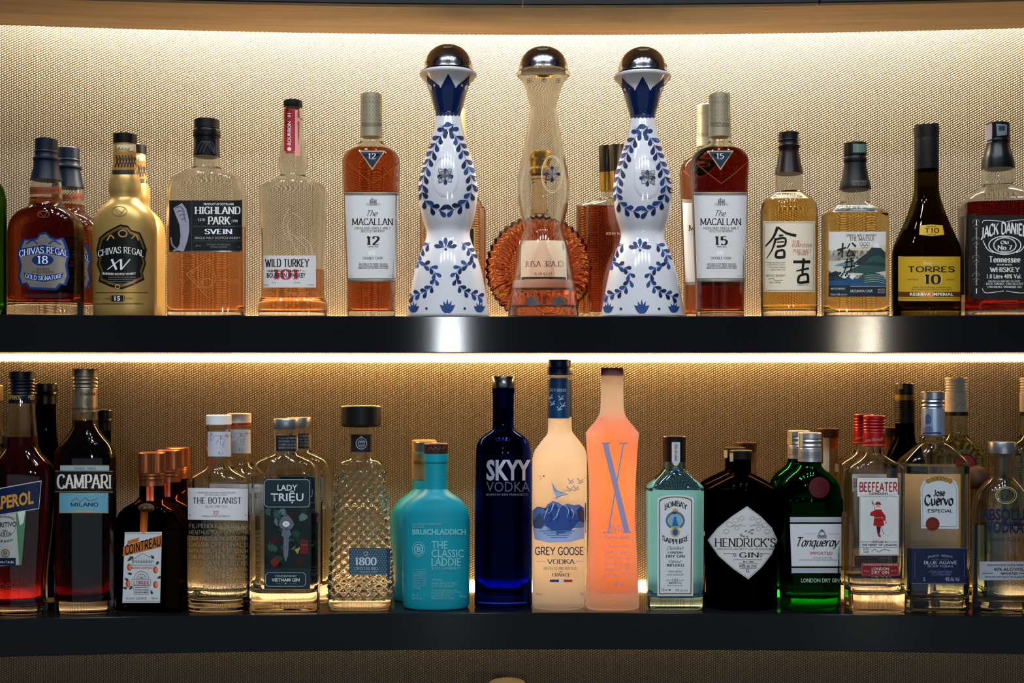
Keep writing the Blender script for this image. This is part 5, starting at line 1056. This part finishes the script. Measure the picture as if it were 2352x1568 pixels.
A.poly([(1223, 1172), (1234, 1163), (1248, 1172), (1258, 1158), (1270, 1150), (1283, 1154), (1292, 1160), (1304, 1156), (1318, 1160), (1330, 1158), (1342, 1166), (1342, 1212), (1283, 1214), (1223, 1208)], c2, 0)
A.poly([(1246, 1182), (1258, 1166), (1272, 1154), (1284, 1168), (1296, 1158), (1312, 1168), (1324, 1180), (1330, 1196), (1310, 1220), (1280, 1228), (1256, 1216)], c1, 1)
for p in ([(1272, 1155), (1266, 1172), (1258, 1180)], [(1284, 1168), (1278, 1186), (1268, 1194)], [(1296, 1159), (1306, 1172), (1302, 1188)], [(1312, 1168), (1318, 1180), (1312, 1192)], [(1258, 1168), (1252, 1182), (1250, 1192)]): A.line(p, 3.4, c3, 2, True, .6)
for p in ([(1276, 1160), (1284, 1182), (1276, 1200)], [(1300, 1162), (1312, 1184), (1308, 1200)], [(1262, 1172), (1268, 1190), (1260, 1200)]): A.line(p, 4, c4, 2, True, 1)
A.poly([(1224, 1196), (1240, 1176), (1252, 1200), (1244, 1214), (1226, 1212)], '#44506e', 2).poly([(1324, 1172), (1334, 1162), (1342, 1176), (1342, 1200), (1330, 1196)], '#33395a', 2)
A.poly([(1224, 1212), (1254, 1208), (1270, 1226), (1300, 1228), (1324, 1214), (1342, 1210), (1342, 1236), (1310, 1244), (1262, 1246), (1228, 1238)], c3, 1)
for i in range(4): A.rect(1240+i*8, 1218+i*5, 1320-i*6, 1220+i*5, c2, 2)
A.poly([(1268, 1108), (1276, 1124), (1290, 1130), (1305, 1134), (1294, 1136), (1278, 1145), (1276, 1138), (1270, 1126)], '#a3b1c9', 2).line([(1267, 1108), (1276, 1126), (1290, 1131), (1304, 1124)], 1, '#5a6484', 3).line([(1275, 1144), (1290, 1138), (1304, 1135)], 1, '#5a6484', 3)
for x, y in ((1310, 1106), (1322, 1122), (1332, 1106), (1308, 1124)): A.line([(x-6, y-8), (x, y), (x+7, y-5)], 2.2, '#8996b2', 2).line([(x-4, y+4), (x+8, y)], 2, '#8996b2', 2)
A.ell(1249, 1093, 1.8, 1.8, INK, 2, 10).line([(1239, 1092), (1243, 1096), (1240, 1102)], .9, '#6a5a48', 2)
ik = '#1c2752'
A.text('GREY GOOSE', 1229, 1340, 1273.5, 17, ik, 'R', 3).text('VODKA', 1256, 1321, 1294.5, 10.4, '#34364a', 's', 3).rect(1233, 1288.4, 1253, 1289.2, '#6a6a78').rect(1323, 1288.4, 1338, 1289.2, '#6a6a78').text('DISTILLED AND BOTTLED', 1249, 1326, 1307.5, 5.8, '#34364a', 's').text('IN', 1286, 1291, 1314, 3.4, '#34364a', 's').text('FRANCE', 1268, 1310, 1323.5, 7, '#23252f', 's')
A.rect(1263, 1330.5, 1284, 1336.2, '#1d3f7c').rect(1284, 1330.5, 1295, 1336.2, '#cfd3da').rect(1295, 1330.5, 1314.5, 1336.2, '#a8302a').text('40% vol', 1231, 1245, 1366, 5, '#6a665e').text('700 ml', 1333, 1342, 1366, 5, '#6a665e'); b.art('printed_picture', A)
dup(b, 1289.5, gap(60, .7)+.060, 'second frosted vodka bottle, a pale edge right behind the geese print one')
# --- frosted orange liqueur
b = Bottle('liqueur_bottle', 'frosted waisted bottle of peach orange liqueur with lilac X', WB, 1406, gap(60, .6), LS,
  [(846, 25.6, 2, 1), (876, 26.4, 2, 1), (886, 25.4, 2, 1), (920, 26, 2, 1), (944, 27.8, 2, 1), (956, 32, 2, .95), (968, 40, 2.2, .82), (980, 50, 2.6, .7), (990, 58, 3, .62), (995, 60.4, 3, .6), (1004, 59.8, 3, .6), (1047, 57, 3, .6), (1100, 53.8, 3, .6), (1165, 53, 3, .6), (1240, 54.4, 3, .6), (1300, 57.4, 3, .6), (1363, 60.4, 3, .6), (1388, 61.6, 3, .6), (1395, 60.6, 3, .6), (1412, 59, 3, .6)], 3, .6)
b.glass(FRO, base=.021, wall=.003, inner=THR); b.liquid(961, G((1, 1, 1), 0, 1.02, (1.0, .52, .02), 58))
b.cap([(844.5, 24), (846, 25), (846, 25), (862, 24.6), (863, 24)], M('#6e1820', .35), ribs=(14, .02))
A = Art(); lv = '#9d93b4'
A.add(ribbon([(1390, 1017), (1440, 1222)], lambda a, t: 13), lv, 1).add(ribbon([(1432, 1017), (1397, 1222)], lambda a, t: 3.6), lv, 1).rect(1381, 1016, 1402, 1019, lv, 1).rect(1422, 1016, 1442, 1019, lv, 1).rect(1385, 1221, 1407, 1224, lv, 1).rect(1430, 1221, 1449, 1224, lv, 1)
A.text('RATED', 1400, 1434, 1218, 12, lv, 's').text('Fusion', 1388, 1418, 1237, 9, lv, 'k').text('Liqueur', 1420, 1448, 1237, 9, lv, 'k')
for i, t in enumerate(('A Premium Blend', 'of Ultra Premium', 'French Vodka and', 'Sicilian Blood Orange', 'mingling with Mango', '& Passion Fruit')): A.text(t, 1388, 1446-(i == 5)*4, 1257+i*13.2, 6.4, lv, 'k')
A.text('LIQUEUR', 1412, 1430, 1343, 4.6, lv, 'b').text('17% ALC/VOL 700 ML', 1390, 1450, 1370, 4, '#b9a59c'); b.art('printed_text', A)
# --- pale blue gin
AQUA = G((.66, .87, 1.0)); AQL = G((1, 1, 1), 0, 1.35, (.12, .58, 1.0), 15)
b = Bottle('gin_bottle', 'pale blue glass gin bottle with arched white label and dark cap', WB, 1549, gap(65, .62), LS,
  [(1055, 24.6, 2, 1), (1066, 24.6, 2, 1), (1074, 25, 2.2, 1), (1078, 27, 2.4, 1), (1096, 44, 3.4, .8), (1112, 61, 4.4, .66), (1118, 65, 5, .62), (1118, 65, 5, .62), (1126, 65, 5, .62), (1250, 64.6, 5, .62), (1366, 63, 5, .62), (1380, 62, 5, .62), (1412, 63, 5, .62)], 5, .62, step=3)
b.glass(AQUA, base=.016, N=80); b.liquid(1083, AQL, N=80)
b.cap([(1001, 25), (1003, 27), (1003, 27), (1012, 26), (1040, 25.6), (1050, 26), (1059, 25.4)], M('#171214', .3))
A = Art().rect(1543, 1015, 1562, 1060, '#b9b9bb', 0).quad([(1543, 1060), (1562, 1060), (1556, 1069), (1549, 1069)], '#b9b9bb', 0).ring(1552, 1080, 9, 10, 3, M('#8b6f34', .3, .8), 1).ell(1552, 1080, 6, 7, M('#1f5f9c', .2), 1)
t_ = layout('IMPORTED', 'i'); mx_ = max(q[0] for g in t_ for q in g); A.add([tuple((1556.5-(1-py)*0-(-py)*0-8+8*0+(-py*7)+7-3.5-0, 1058-px*40/mx_) for px, py in f) for f in t_], '#2a2a2c', 2)
A.it[-1] = ([tuple((1556-py*6.5, 1058-px*40/mx_) for px, py in f) for f in t_], A.it[-1][1], 2)
b.art('neck_label', A, b.mk([(1000, 26.4), (1095, 26.4)]))
A = Art().rect(1498, 1126, 1600, 1362, FROST((.93, .97, 1), 0, .4, .3), 0); b.art('back_label', A, back=True)  # translucent label added for its light: brightens the pale blue glass from behind
A = Art(); arch = lambda e: [(1510+e, 1368-e), (1510+e, 1147+e)]+[(1552+(42-e)*math.sin(math.radians(q)), 1147-(11)*math.cos(math.radians(q))+e) for q in range(-75, 76, 15)]+[(1593.5-e, 1147+e), (1592-e, 1368-e)]
A.poly(arch(0), '#c9cac8', 0).poly(arch(3.6), '#7a6a3c', 1).poly(arch(4.8), '#1d1d1f', 2).poly(arch(6), '#c9cbce', 3)
A.text('BOMBAY', 1526, 1579, 1172, 12, INK, 'S', 4, bow=10).text('SAPPHIRE', 1521, 1582, 1239, 11, INK, 'S', 4, bow=-10)
gold = '#b09a55'; A.poly([(1543, 1180), (1545, 1170), (1551, 1166), (1557, 1170), (1559, 1180)], gold, 4).ring(1551, 1195, 22, 21, 5, '#3c6a94', 4, 20, 120, 290).ring(1551, 1195, 22, 21, 5, '#3c6a94', 4, 20, -110, 60).ring(1551, 1195, 16, 19, 3, gold, 4).ell(1551, 1195, 13, 16, '#6fa3c6', 4).poly([(1543, 1208), (1546, 1196), (1548, 1187), (1553, 1186), (1554, 1194), (1559, 1208)], '#2d5f8e', 5).ring(1551, 1222, 11, 11, 5, gold, 4).ell(1551, 1222, 6.4, 7.4, '#1f4f94', 5)
A.text('Distilled', 1531, 1571, 1262, 8, '#23242a', 'k', 4).text('LONDON', 1534, 1568, 1271, 5, '#23242a', 'S', 4).text('DRY GIN', 1529, 1573, 1280, 6.2, '#23242a', 'S', 4).text('Vapour', 1536, 1567, 1292, 7.4, '#23242a', 'k', 4).text('INFUSED', 1531, 1571, 1300.5, 5.6, '#23242a', 'S', 4).text('Hand selected', 1534, 1568, 1314, 5, '#23242a', 'k', 4).text('exotic botanicals', 1532, 1570, 1321, 5, '#23242a', 'k', 4)
A.text('FROM A', 1531, 1541, 1334, 3, '#23242a', 'i', 4).text('1761', 1543, 1557, 1335, 6, '#23242a', 's', 4).text('RECIPE', 1559, 1570, 1334, 3, '#23242a', 'i', 4).text('IMPORTED', 1536, 1565, 1340, 3.4, '#23242a', 'S', 4).text('PRODUCT OF ENGLAND', 1533, 1568, 1346, 3.2, '#23242a', 'i', 4).text('750 ml', 1519, 1533, 1357, 6, '#23242a', 'i', 4).text('e', 1535, 1541, 1356, 5, '#23242a', 'b', 4).text('47% alc./vol.', 1551, 1580, 1358, 6, '#23242a', 'i', 4); b.art('front_label', A)
# --- black apothecary gin, two
b = Bottle('gin_bottle', 'squat black apothecary gin bottle with white diamond label', WB, 1702, gap(83, .62), LS,
  [(1054, 22, 2, 1), (1060, 23, 2, 1), (1080, 22.6, 2, 1), (1088, 24, 2, 1), (1092, 32, 2, .95), (1102, 53, 2, .8), (1112, 72, 2.1, .68), (1119, 82, 2.2, .63), (1124, 84, 2.2, .62), (1130, 83, 2.2, .62), (1180, 83, 2.2, .62), (1380, 82, 2.2, .62), (1392, 80, 2.2, .62), (1412, 77, 2.2, .62)], 2.2, .62)
b.glass(G((.045, .03, .018)), base=.008); b.cap([(1033.5, 24), (1035, 25.4), (1035, 25.4), (1053, 25), (1053, 25), (1054, 24)], BLACKM, ribs=(36, .01)); stamp(b, 1675, 1040, 1684, 1058, b.mk([(1030, 25.6), (1064, 25.6)]), '#9c9a78')
A = Art()
def dia(k): return [(1706+(x-1706)*k, 1244+(y-1244)*k) for x, y in ((1625, 1240), (1648, 1212), (1680, 1186), (1716, 1162), (1748, 1186), (1773, 1212), (1786, 1240), (1773, 1272), (1748, 1304), (1719, 1330), (1684, 1306), (1650, 1276))]
A.poly(dia(1), '#c3c1bf', 0).poly(dia(.975), '#3a3836', 1).poly(dia(.965), '#c3c1bf', 2)
for x, y, r_ in ((1676, 1204, 8), (1690, 1194, 7), (1704, 1190, 6), (1728, 1190, 6), (1742, 1195, 7), (1756, 1206, 8), (1668, 1220, 7), (1762, 1220, 7), (1692, 1212, 6), (1742, 1214, 6)): A.ring(x, y, r_, r_*.8, 1.2, '#8d8b8a', 3, 14)
A.text('SMALL BATCH', 1680, 1712, 1210, 4, '#7a7876', 's', 3, bow=3).text('HANDCRAFTED', 1722, 1756, 1210, 4, '#7a7876', 's', 3, bow=3)
for k in range(16): A.ell(1716+14*math.sin(k*2.4), 1224+8*math.cos(k*3.7), 3, 2.2, '#7d7a78', 3, 8)
A.text("HENDRICK'S", 1641, 1782, 1255, 19, INK, 's', 4).text('DISTILLED and BOTTLED IN SCOTLAND', 1647, 1780, 1262, 3.6, '#4a4846', 's', 4).text('GIN', 1698, 1744, 1279.5, 11, INK, 's', 4)
for a, c in ((1662, 1690), (1750, 1768)): A.rect(a, 1270.6, c, 1271.6, INK, 4)
A.ring(1688, 1274, 3.4, 4, 1.2, INK, 4, 12).ring(1748, 1274, 3.4, 4, 1.2, INK, 4, 12).rect(1684, 1284.6, 1750, 1285.3, INK, 4).text('EST. 1886', 1707, 1731, 1291, 3, INK, 'b', 4).rect(1696, 1293, 1740, 1293.6, INK, 4).text('44% alc./vol.', 1698, 1739, 1302.6, 7, INK, 's', 4).text('1L', 1714, 1723, 1314, 7, INK, 's', 4).rect(1700, 1304, 1738, 1304.6, INK, 4); b.art('front_label', A)
dup(b, 1688, gap(83, .62)+.070, 'second black apothecary gin bottle, shoulder and stamped cap showing behind the front one')
# --- pale bottles with brown wooden caps in the rear row
def cork_top(cx, off, y0, hw, lab, band='#b8701f', body=30, label_=False):
    b = Bottle('tequila_bottle', lab, WB, cx, off, LS, [(y0+20, hw-3, 2, 1), (y0+60, hw-2, 2, 1), (y0+100, hw, 2, 1), (y0+130, body), (y0+160, body+4), (1408, body+4)], 2, .6)
    b.glass(G((.92, .88, .78)), N=40); b.cap([(y0, hw-1), (y0+1.5, hw), (y0+1.5, hw), (y0+19, hw-.6), (y0+20, hw-2)], M('#3a2416', .45), 'stopper')
    b.cap([(y0+22, hw-4.4), (y0+46, hw-4.4)], M(band, .6), 'cork')
    if label_:
        A = Art().rect(cx-hw+3, y0-1+2, cx+4, y0+100, '#a89f8c', 0).rrect(cx-hw+6, y0+22, cx-hw+15, y0+82, 3, '#26221f', 1); b.art('neck_strip', A)
    return b
b = cork_top(1713, .152, 1015, 26, 'pale bottle with brown stopper rising behind the black gin', '#8a5a2c', 24)
b = cork_top(1901, .150, 983, 25.5, 'pale bottle with brown stopper and cream neck strip behind the green gin', '#c07a24', 26, True)
b = cork_top(2042, .150, 981, 15, 'slim amber bottle with reddish stopper behind the red capped gin', '#a85f1e', 19)
# --- green gin, two
GRN = G((.06, .50, .14)); GL = G((.8, 1, .85), 0, 1.35)
b = Bottle('gin_bottle', 'emerald green gin bottle with dark red wax seal and silver cap, front one', WB, 1860, gap(73, .62), LS,
  [(1056, 25.4, 2, 1), (1066, 26, 2, 1), (1073, 29, 2, 1), (1080, 36, 2, .95), (1088, 46, 2, .85), (1098, 57, 2, .75), (1110, 65.4, 2.1, .67), (1128, 70.5, 2.2, .63), (1143, 72.6, 2.2, .62), (1147, 75.6, 2.2, .62), (1172, 75.4, 2.2, .62), (1178, 72.6, 2.2, .62), (1240, 72, 2.2, .62), (1330, 69.6, 2.2, .62), (1394, 66.6, 2.2, .62), (1412, 65, 2.2, .62)], 2.2, .62)
b.glass(GRN, base=.016); b.liquid(1215, GL)
sl = M('#b4b5b9', .34, .7); screw_cap(b, 993, 1029, 26, sl, .36, 2); b.cap([(1029.4, 25.6), (1032, 26.4), (1059, 26.8)], sl, 'neck_sleeve')
A = Art().rect(1832, 1038, 1884, 1039, '#5a5c60').rect(1832, 1050, 1884, 1051, '#5a5c60').text('LONDON DRY', 1843, 1884, 1048, 7, '#55575c', 'b'); b.art('sleeve_print', A, b.capl)
stamp(b, 1829, 994, 1844, 1025, b.mk([(990, 26.6), (1032, 26.8)]), '#aaa584')
A = Art().ell(1882, 1119, 24, 24, M('#4a1016', .4), 0, 26).ring(1882, 1119, 20, 20, 3, '#351015', 2, 24).ring(1882, 1119, 11, 9, 2, '#351015', 2, 16).rect(1874, 1116, 1890, 1118, '#351015', 2); b.art('wax_seal', A, off=.0012)
A = Art().rect(1814.5, 1187, 1933, 1199, '#9fa2a8', 0).rect(1818, 1304, 1933, 1316, '#9fa2a8', 0).quad([(1814.5, 1203), (1933, 1203), (1933, 1300), (1818, 1300)], '#c3c4c8', 0)
A.text('Tanqueray', 1831, 1929, 1254, 20, INK, 'K').text('IMPORTED', 1860, 1912, 1273.5, 6.6, '#96202c', 'i').ring(1888, 1226, 8, 7, 2, '#55575c').poly([(1882, 1220), (1888, 1214), (1894, 1220)], '#55575c').rect(1877, 1228, 1899, 1236, '#7d8086').text('DISTILLED FOUR TIMES', 1867, 1911, 1282, 3.2, '#6a6c70').text('MADE FROM THE WORLDS FINEST BOTANICALS', 1836, 1926, 1287, 3, '#6a6c70').rect(1847, 1225, 1874, 1226, '#9a9ca0').rect(1902, 1225, 1928, 1226, '#9a9ca0')
A.text('LONDON DRY GIN', 1840, 1928, 1337, 9, '#8fb096', 'b'); b.art('front_label', A)
dup(b, 1835, gap(73, .62)+.062, 'second emerald green gin bottle, shoulder and silver cap showing left behind the sealed one')
# --- red capped dry gin, two
b = Bottle('gin_bottle', 'rectangular clear gin bottle with red screw cap and red guardsman label, front one', WB, 2008, gap(65, .62), LS,
  [(1022, 20.6, 2, 1), (1036, 21.4, 2, 1), (1044, 25, 2.2, 1), (1054, 38, 3, .85), (1064, 54, 4.2, .7), (1072, 63.6, 5, .63), (1078, 65, 5, .62), (1200, 65, 5, .62), (1412, 64, 5, .62)], 5, .62)
b.glass(CLEAR, base=.022, N=80); b.liquid(1322, WATER, N=80)
RED = M('#8e141c', .34, .3); screw_cap(b, 954, 992, 24.4, RED, .2, 4); b.cap([(992.4, 24.4), (1000, 25), (1025, 25.6)], RED, 'neck_sleeve')
A = Art().text('James Burrough', 1983, 2028, 1015, 7, '#b98a6a', 'k', tilt=-.1).rect(1980, 1021, 2036, 1022.4, '#b98a4a'); b.art('sleeve_print', A, b.capl)
A = Art().rect(1969, 1097, 2062, 1140, '#c6c6c4', 0).rect(1974, 1136, 2065, 1275, '#c6c6c4', 0); rd = '#9c1a20'
for k in range(7): A.ring(2018, 1190, 14+k*4, 16+k*6, .5, '#a9a9a8', 1, 30)
A.frame(1976, 1140, 2063, 1273, .6, '#5a5a5c', 1).text('BEEFEATER', 1974, 2061, 1127.6, 19.6, rd, 'H', 3, bow=0).text('LONDON', 1997, 2039, 1135.2, 4.6, INK, 'b', 3)
# guardsman: hat, head, coat, arms, staff, legs
A.line([(2004, 1150), (2012, 1176), (2030, 1226)], 1.2, '#6a5a40', 2).poly([(2003, 1148), (2006, 1155), (2003, 1160)], '#6a5a40', 2).rect(2010, 1156, 2024, 1158.4, INK, 3).poly([(2012, 1156), (2013, 1152), (2021, 1152), (2022, 1156)], rd, 3).ell(2017, 1162, 4.6, 5.2, '#b98a70', 3, 14).ell(2017, 1167, 4, 2.6, '#cfcac4', 4, 10)
A.poly([(2009, 1170), (2025, 1170), (2031, 1206), (2018, 1209), (2006, 1206)], rd, 3).poly([(2010, 1171), (2000, 1176), (1998, 1183), (2008, 1185)], rd, 3).poly([(2024, 1171), (2034, 1184), (2034, 1196), (2029, 1194)], rd, 3).ell(2035, 1199, 2, 2.6, '#b98a70', 3, 8)
for x in (2013, 2017, 2021): A.line([(x, 1172), (x+.5, 1205)], .8, '#3f1012', 4)
A.rect(2007, 1188, 2029, 1189.4, '#c0a050', 4).poly([(2013, 1209), (2023, 1209), (2021, 1224), (2015, 1222)], '#3a1216', 3).poly([(2014, 1222), (2020, 1223), (2024, 1233), (2018, 1232)], rd, 3)
A.rect(1976, 1243.6, 2002, 1244.3, INK, 2).rect(2040, 1243.6, 2062, 1244.3, INK, 2).text('DISTILLED IN', 2003, 2038, 1246, 4, INK, 'b', 3).text('THE HEART OF LONDON', 1979, 2060, 1253, 4.6, INK, 'b', 3).rect(1976, 1256, 2063, 1256.6, '#5a5a5c', 2).text('ESTD', 1983, 1996, 1263, 4, INK, 'i', 3).text('1820', 1983, 1996, 1269, 4, INK, 'i', 3).line([(2002, 1266), (2010, 1261), (2018, 1267), (2030, 1261), (2044, 1264)], .8, INK, 3, True)
A.rect(1978, 1292, 2065, 1322, '#74161c', 1).frame(1980, 1294, 2063, 1320, .6, '#b08a84', 2).text("THE WORLD'S MOST AWARDED GIN", 1982, 2061, 1298.6, 3.2, '#c9b4ae', 'b', 3).text('LONDON', 2002, 2042, 1309, 6, '#c9b4ae', 'b', 3).text('DRY GIN', 2002, 2042, 1317, 6, '#c9b4ae', 'b', 3).text('70cl', 1983, 1996, 1314, 6, '#a07a74', 'i', 3).text('40% VOL', 2046, 2060, 1313, 5, '#a07a74', 'i', 3); b.art('front_label', A)
dup(b, 1984.5, gap(65, .62)+.066, 'second red capped clear gin bottle, offset left behind the guardsman one')
# --- dark sherry bottle and rear white capped rums
b = Bottle('sherry_bottle', 'tall black sherry bottle with ribbed neck sleeve behind the silver capped tequila', WB, 2078, .128, LS,
  [(930, 20, 2, 1), (970, 21, 2, 1), (1000, 22, 2, 1), (1014, 25, 2, 1), (1028, 32, 2, .9), (1044, 40, 2, .75), (1062, 44, 2, .66), (1100, 45, 2, .62), (1410, 45, 2, .62)], 2, .62)
b.glass(G((.06, .04, .02)), N=48); bs = M('#1a1512', .45); b.cap([(880, 19), (882, 21), (882, 21), (906, 21), (906, 21)], bs); b.cap([(906.2, 21.4), (917, 21.4), (918, 21)], M('#8a7036', .4, .4), 'gold_band')
b.cap([(918.4, 21.4)]+[(920+i*2, 21.6+(.5 if i % 2 else 0)) for i in range(25)]+[(971, 22.4)], bs, 'neck_sleeve', step=2); stamp(b, 2062, 881, 2074, 892, b.mk([(878, 21.4), (910, 21.4)]), '#8f9478')
def rum(cx, lab, off=.150):
    b = Bottle('rum_bottle', lab, WB, cx, off, LS, [(950, 23, 2, 1), (985, 24, 2, 1), (998, 25, 2, 1), (1006, 31, 2, .9), (1016, 44, 2, .76), (1028, 57, 2, .66), (1044, 66, 2, .6), (1064, 68.5, 2, .58), (1410, 68, 2, .58)], 2, .55)
    b.glass(G((.93, .97, .92)), N=56); b.liquid(998, G((.97, 1, .95), 0, 1.34), N=56); wc = M('#b9b7b2', .4)
    screw_cap(b, 867, 900, 24.6, wc, .15, 4); b.cap([(900.4, 24.4), (905, 25), (945, 25)], wc, 'neck_sleeve')
    A = Art().line([(cx-22, 922), (cx-12, 914), (cx-4, 920)], 1, '#8b8984', 1, True).line([(cx-2, 936), (cx+8, 924), (cx+16, 932), (cx+22, 922)], 1, '#7a7874', 1, True); b.art('sleeve_print', A, b.capl)
    b.cap([(945.4, 25), (954, 25)], M('#1b1a1c', .4), 'neck_band')
    A = Art().ell(cx+22, 1066, 24, 24, '#1b1a1c', 0).ell(cx+22, 1066, 21, 21, '#8a2a2c', 1).text('SUPERIOR', cx-30, cx+30, 1040, 9, '#55584f', 'b'); b.art('front_label', A); return b
rum(2197, 'clear rum bottle with white cap standing behind the silver capped tequila')
rum(2369, 'clear rum bottle with white cap, half cut off by the right edge', .146)
# --- silver tequila
b = Bottle('tequila_bottle', 'clear tequila bottle with white blackletter label, navy band and silver blue cap', WB, 2143, gap(75, .6), LS,
  [(996, 25.4, 2, 1), (1002, 26, 2, 1), (1004, 28, 2, 1), (1012, 28.6, 2, 1), (1016, 27, 2.2, 1), (1022, 36, 2.8, .88), (1038, 54, 3.8, .72), (1054, 70, 4.6, .63), (1062, 74.6, 5, .6), (1068, 75.6, 5, .6), (1120, 75.4, 5, .6), (1330, 75.4, 5, .6), (1345, 74, 5, .6), (1412, 74.5, 5, .6)], 5, .6)
b.glass(CLEAR, base=.016, N=80); b.liquid(1068, WATER, N=80)
sc_ = M('#8b95a4', .3, .8); screw_cap(b, 899, 937, 25, sc_, .45, 2); b.cap([(937.4, 25), (942, 25.6), (998, 26)], M('#8f9fb8', .32, .6), 'neck_sleeve')
A = Art().ring(2130, 962, 9, 11, 3, '#24406e').rect(2126, 955, 2134, 970, '#24406e').text('A FAMILY', 2120, 2142, 982, 3, '#24406e', 'b').text('COMPANY FOR', 2118, 2144, 986, 3, '#24406e', 'b').text('GENERATIONS', 2118, 2144, 990, 3, '#24406e', 'b').rect(2110, 992, 2162, 996, '#1b2f58'); b.art('sleeve_print', A, b.capl)
A = Art().rect(2076, 1086, 2196, 1256, FROST((.9, .93, .96), 0, .4, .45), 0); b.art('back_label', A, back=True)
lbw = '#b4b9be'; A = Art().poly([(2116, 1213), (2114, 1120), (2120, 1106), (2130, 1097), (2157, 1092), (2184, 1097), (2195, 1106), (2201, 1120), (2202, 1214)], lbw, 0)
p = [(2120, 1208), (2118, 1122), (2125, 1108), (2135, 1101), (2157, 1097), (2180, 1101), (2190, 1108), (2197, 1122), (2198, 1209), (2120, 1208)]
for a, c in zip(p, p[1:]): A.line([a, c], .9, '#6a7076', 1)
for k in range(7): A.ell(2132+k*8.4, 1104-6*math.sin(math.pi*k/6), 6, 6, '#8a6a30', 2, 14)
A.text('Jose', 2144, 2171, 1138, 14, '#1a1a1e', 'g', 3).text('Cuervo', 2123, 2190, 1159, 22, '#1a1a1e', 'g', 3).text('ESPECIAL', 2131, 2188, 1176, 6.6, '#1a1a1e', 'R', 3).ell(2142, 1203, 16, 16, M('#6a241a', .4), 3).ring(2142, 1203, 12, 12, 1.4, '#4a1a14', 4); b.art('front_label', A)
bn = '#141c38'; A = Art().quad([(2078, 1258), (2094, 1260), (2094, 1341), (2080, 1334)], '#11161f', 0).rect(2094, 1258, 2220, 1341, bn, 0).rect(2094, 1258, 2220, 1259, '#5a6a8a', 1).rect(2094, 1339, 2220, 1340.4, '#5a6a8a', 1).text('JALISCO - MEXICO', 2131, 2188, 1281, 4.6, '#7a86a0', 'b', bow=3).text('MADE WITH', 2140, 2178, 1286, 3.4, '#55607a').text('BLUE AGAVE', 2122, 2198, 1295, 7, '#9aa4b8', 'R').text('SILVER TEQUILA', 2130, 2190, 1302, 4.4, '#8a94a8', 'R').text('A Family Owned Company', 2133, 2188, 1315, 6, '#6a769a', 'k').text('For 10 Generations', 2140, 2184, 1321, 5, '#6a769a', 'k').text('1L', 2121, 2126, 1334, 9, '#9aa4b8', 'i').text('40% Alc. Vol.', 2171, 2204, 1334, 9, '#9aa4b8', 'i')
for x in (2101, 2214): A.rect(x, 1270, x+1, 1326, '#46526e', 1)
b.art('navy_band', A)
# --- ball cork bottle
b = Bottle('mezcal_bottle', 'amber bottle with round ball cork stopper between the tequila and the vodka', WB, 2244, .110, LS,
  [(1120, 17, 2, 1), (1150, 17.5, 2, 1), (1166, 22, 2, 1), (1180, 30), (1196, 33), (1410, 33)], 2, .7)
b.glass(G((.93, .80, .52)), N=40); b.cap([(1069, 4)]+[(1096-27*math.cos(t), 28*math.sin(t)) for t in [math.pi*i/12 for i in range(1, 11)]]+[(1122, 14)], M('#4a3224', .6), 'ball_stopper', step=2)
A = Art().rect(2213, 1240, 2246, 1262, '#8a2a20', 0).rect(2213, 1262, 2250, 1300, '#8f8c70', 0); b.art('front_label', A)
# --- clear vodka with blue letters
b = Bottle('vodka_bottle', 'clear apothecary vodka bottle with bold blue lettering at the right edge', WB, 2302, gap(68, .66), LS,
  [(1040, 26.4, 2, 1), (1046, 27.6, 2, 1), (1050, 26.4, 2, 1), (1085, 26.6, 2, 1), (1097, 29, 2, 1), (1104, 35, 2, .96), (1113, 44, 2, .88), (1126, 55, 2, .78), (1142, 63.6, 2, .7), (1160, 67.4, 2, .67), (1180, 68, 2, .66), (1390, 68, 2, .66), (1412, 66, 2, .66)], 2, .66)
b.glass(CLEAR, base=.014); b.liquid(1203, WATER)
b.cap([(1014.5, 30), (1016, 31), (1016, 31), (1040, 30.6), (1040, 30.6), (1041, 29)], M('#868b94', .34, .85))
ab = '#0d1a38'; A = Art().text('ABSOLUT', 2251, 2372, 1194, 25, ab, 'B').text('VODKA', 2264, 2352, 1223, 25, ab, 'B').text('Swedish Vodka', 2258, 2354, 1243, 10, '#20222a', 'k'); b.art('printed_text', A)
A = Art().ring(2311, 1137, 25, 20, 2, '#8b8464', 1).ring(2311, 1137, 20, 16, 1, '#8b8464', 1).ell(2309, 1133, 7, 8, '#2a2a28', 1, 14).poly([(2298, 1150), (2303, 1141), (2315, 1141), (2322, 1150)], '#2a2a28', 1); b.art('medallion', A)
A = Art().rect(2247, 1289, 2368, 1332, '#8f949c', 0).text('MADE WITH SWEDISH WATER & WINTER WHEAT', 2268, 2366, 1299, 3.6, '#33363c', 'b').text('40% ALC/VOL', 2282, 2352, 1310, 6.6, '#23252c', 'b').text('IMPORTED', 2299, 2338, 1319, 5, '#23252c', 'b').text('PRODUCED & BOTTLED IN THE VILLAGE OF AHUS', 2262, 2366, 1326, 3.4, '#33363c', 'b').rect(2256, 1315, 2280, 1317, '#55585e').rect(2340, 1315, 2362, 1317, '#55585e'); b.art('front_label', A)
A = Art().text('COUNTRY OF SWEDEN', 2250, 2366, 1356, 8, FROST((.8, .78, .6), .5, .2), 'h'); b.art('embossing', A)
# ================================================================== shelf below: only a cap top shows
b = Bottle('spirit_bottle', 'bottle below the lower shelf, only its pale cap top rising into the frame', WB, 1165, .085, SH3, [(1602, 26, 2, 1), (1670, 28, 2, 1), (1700, 50), (1730, 64), (1760, 66), (2085, 66)], 2, .8)
b.glass(CLEAR); b.cap([(1563.6, 34), (1566, 40), (1568, 41), (1568, 41), (1600, 41), (1601, 40)], M('#b9b4a8', .4))
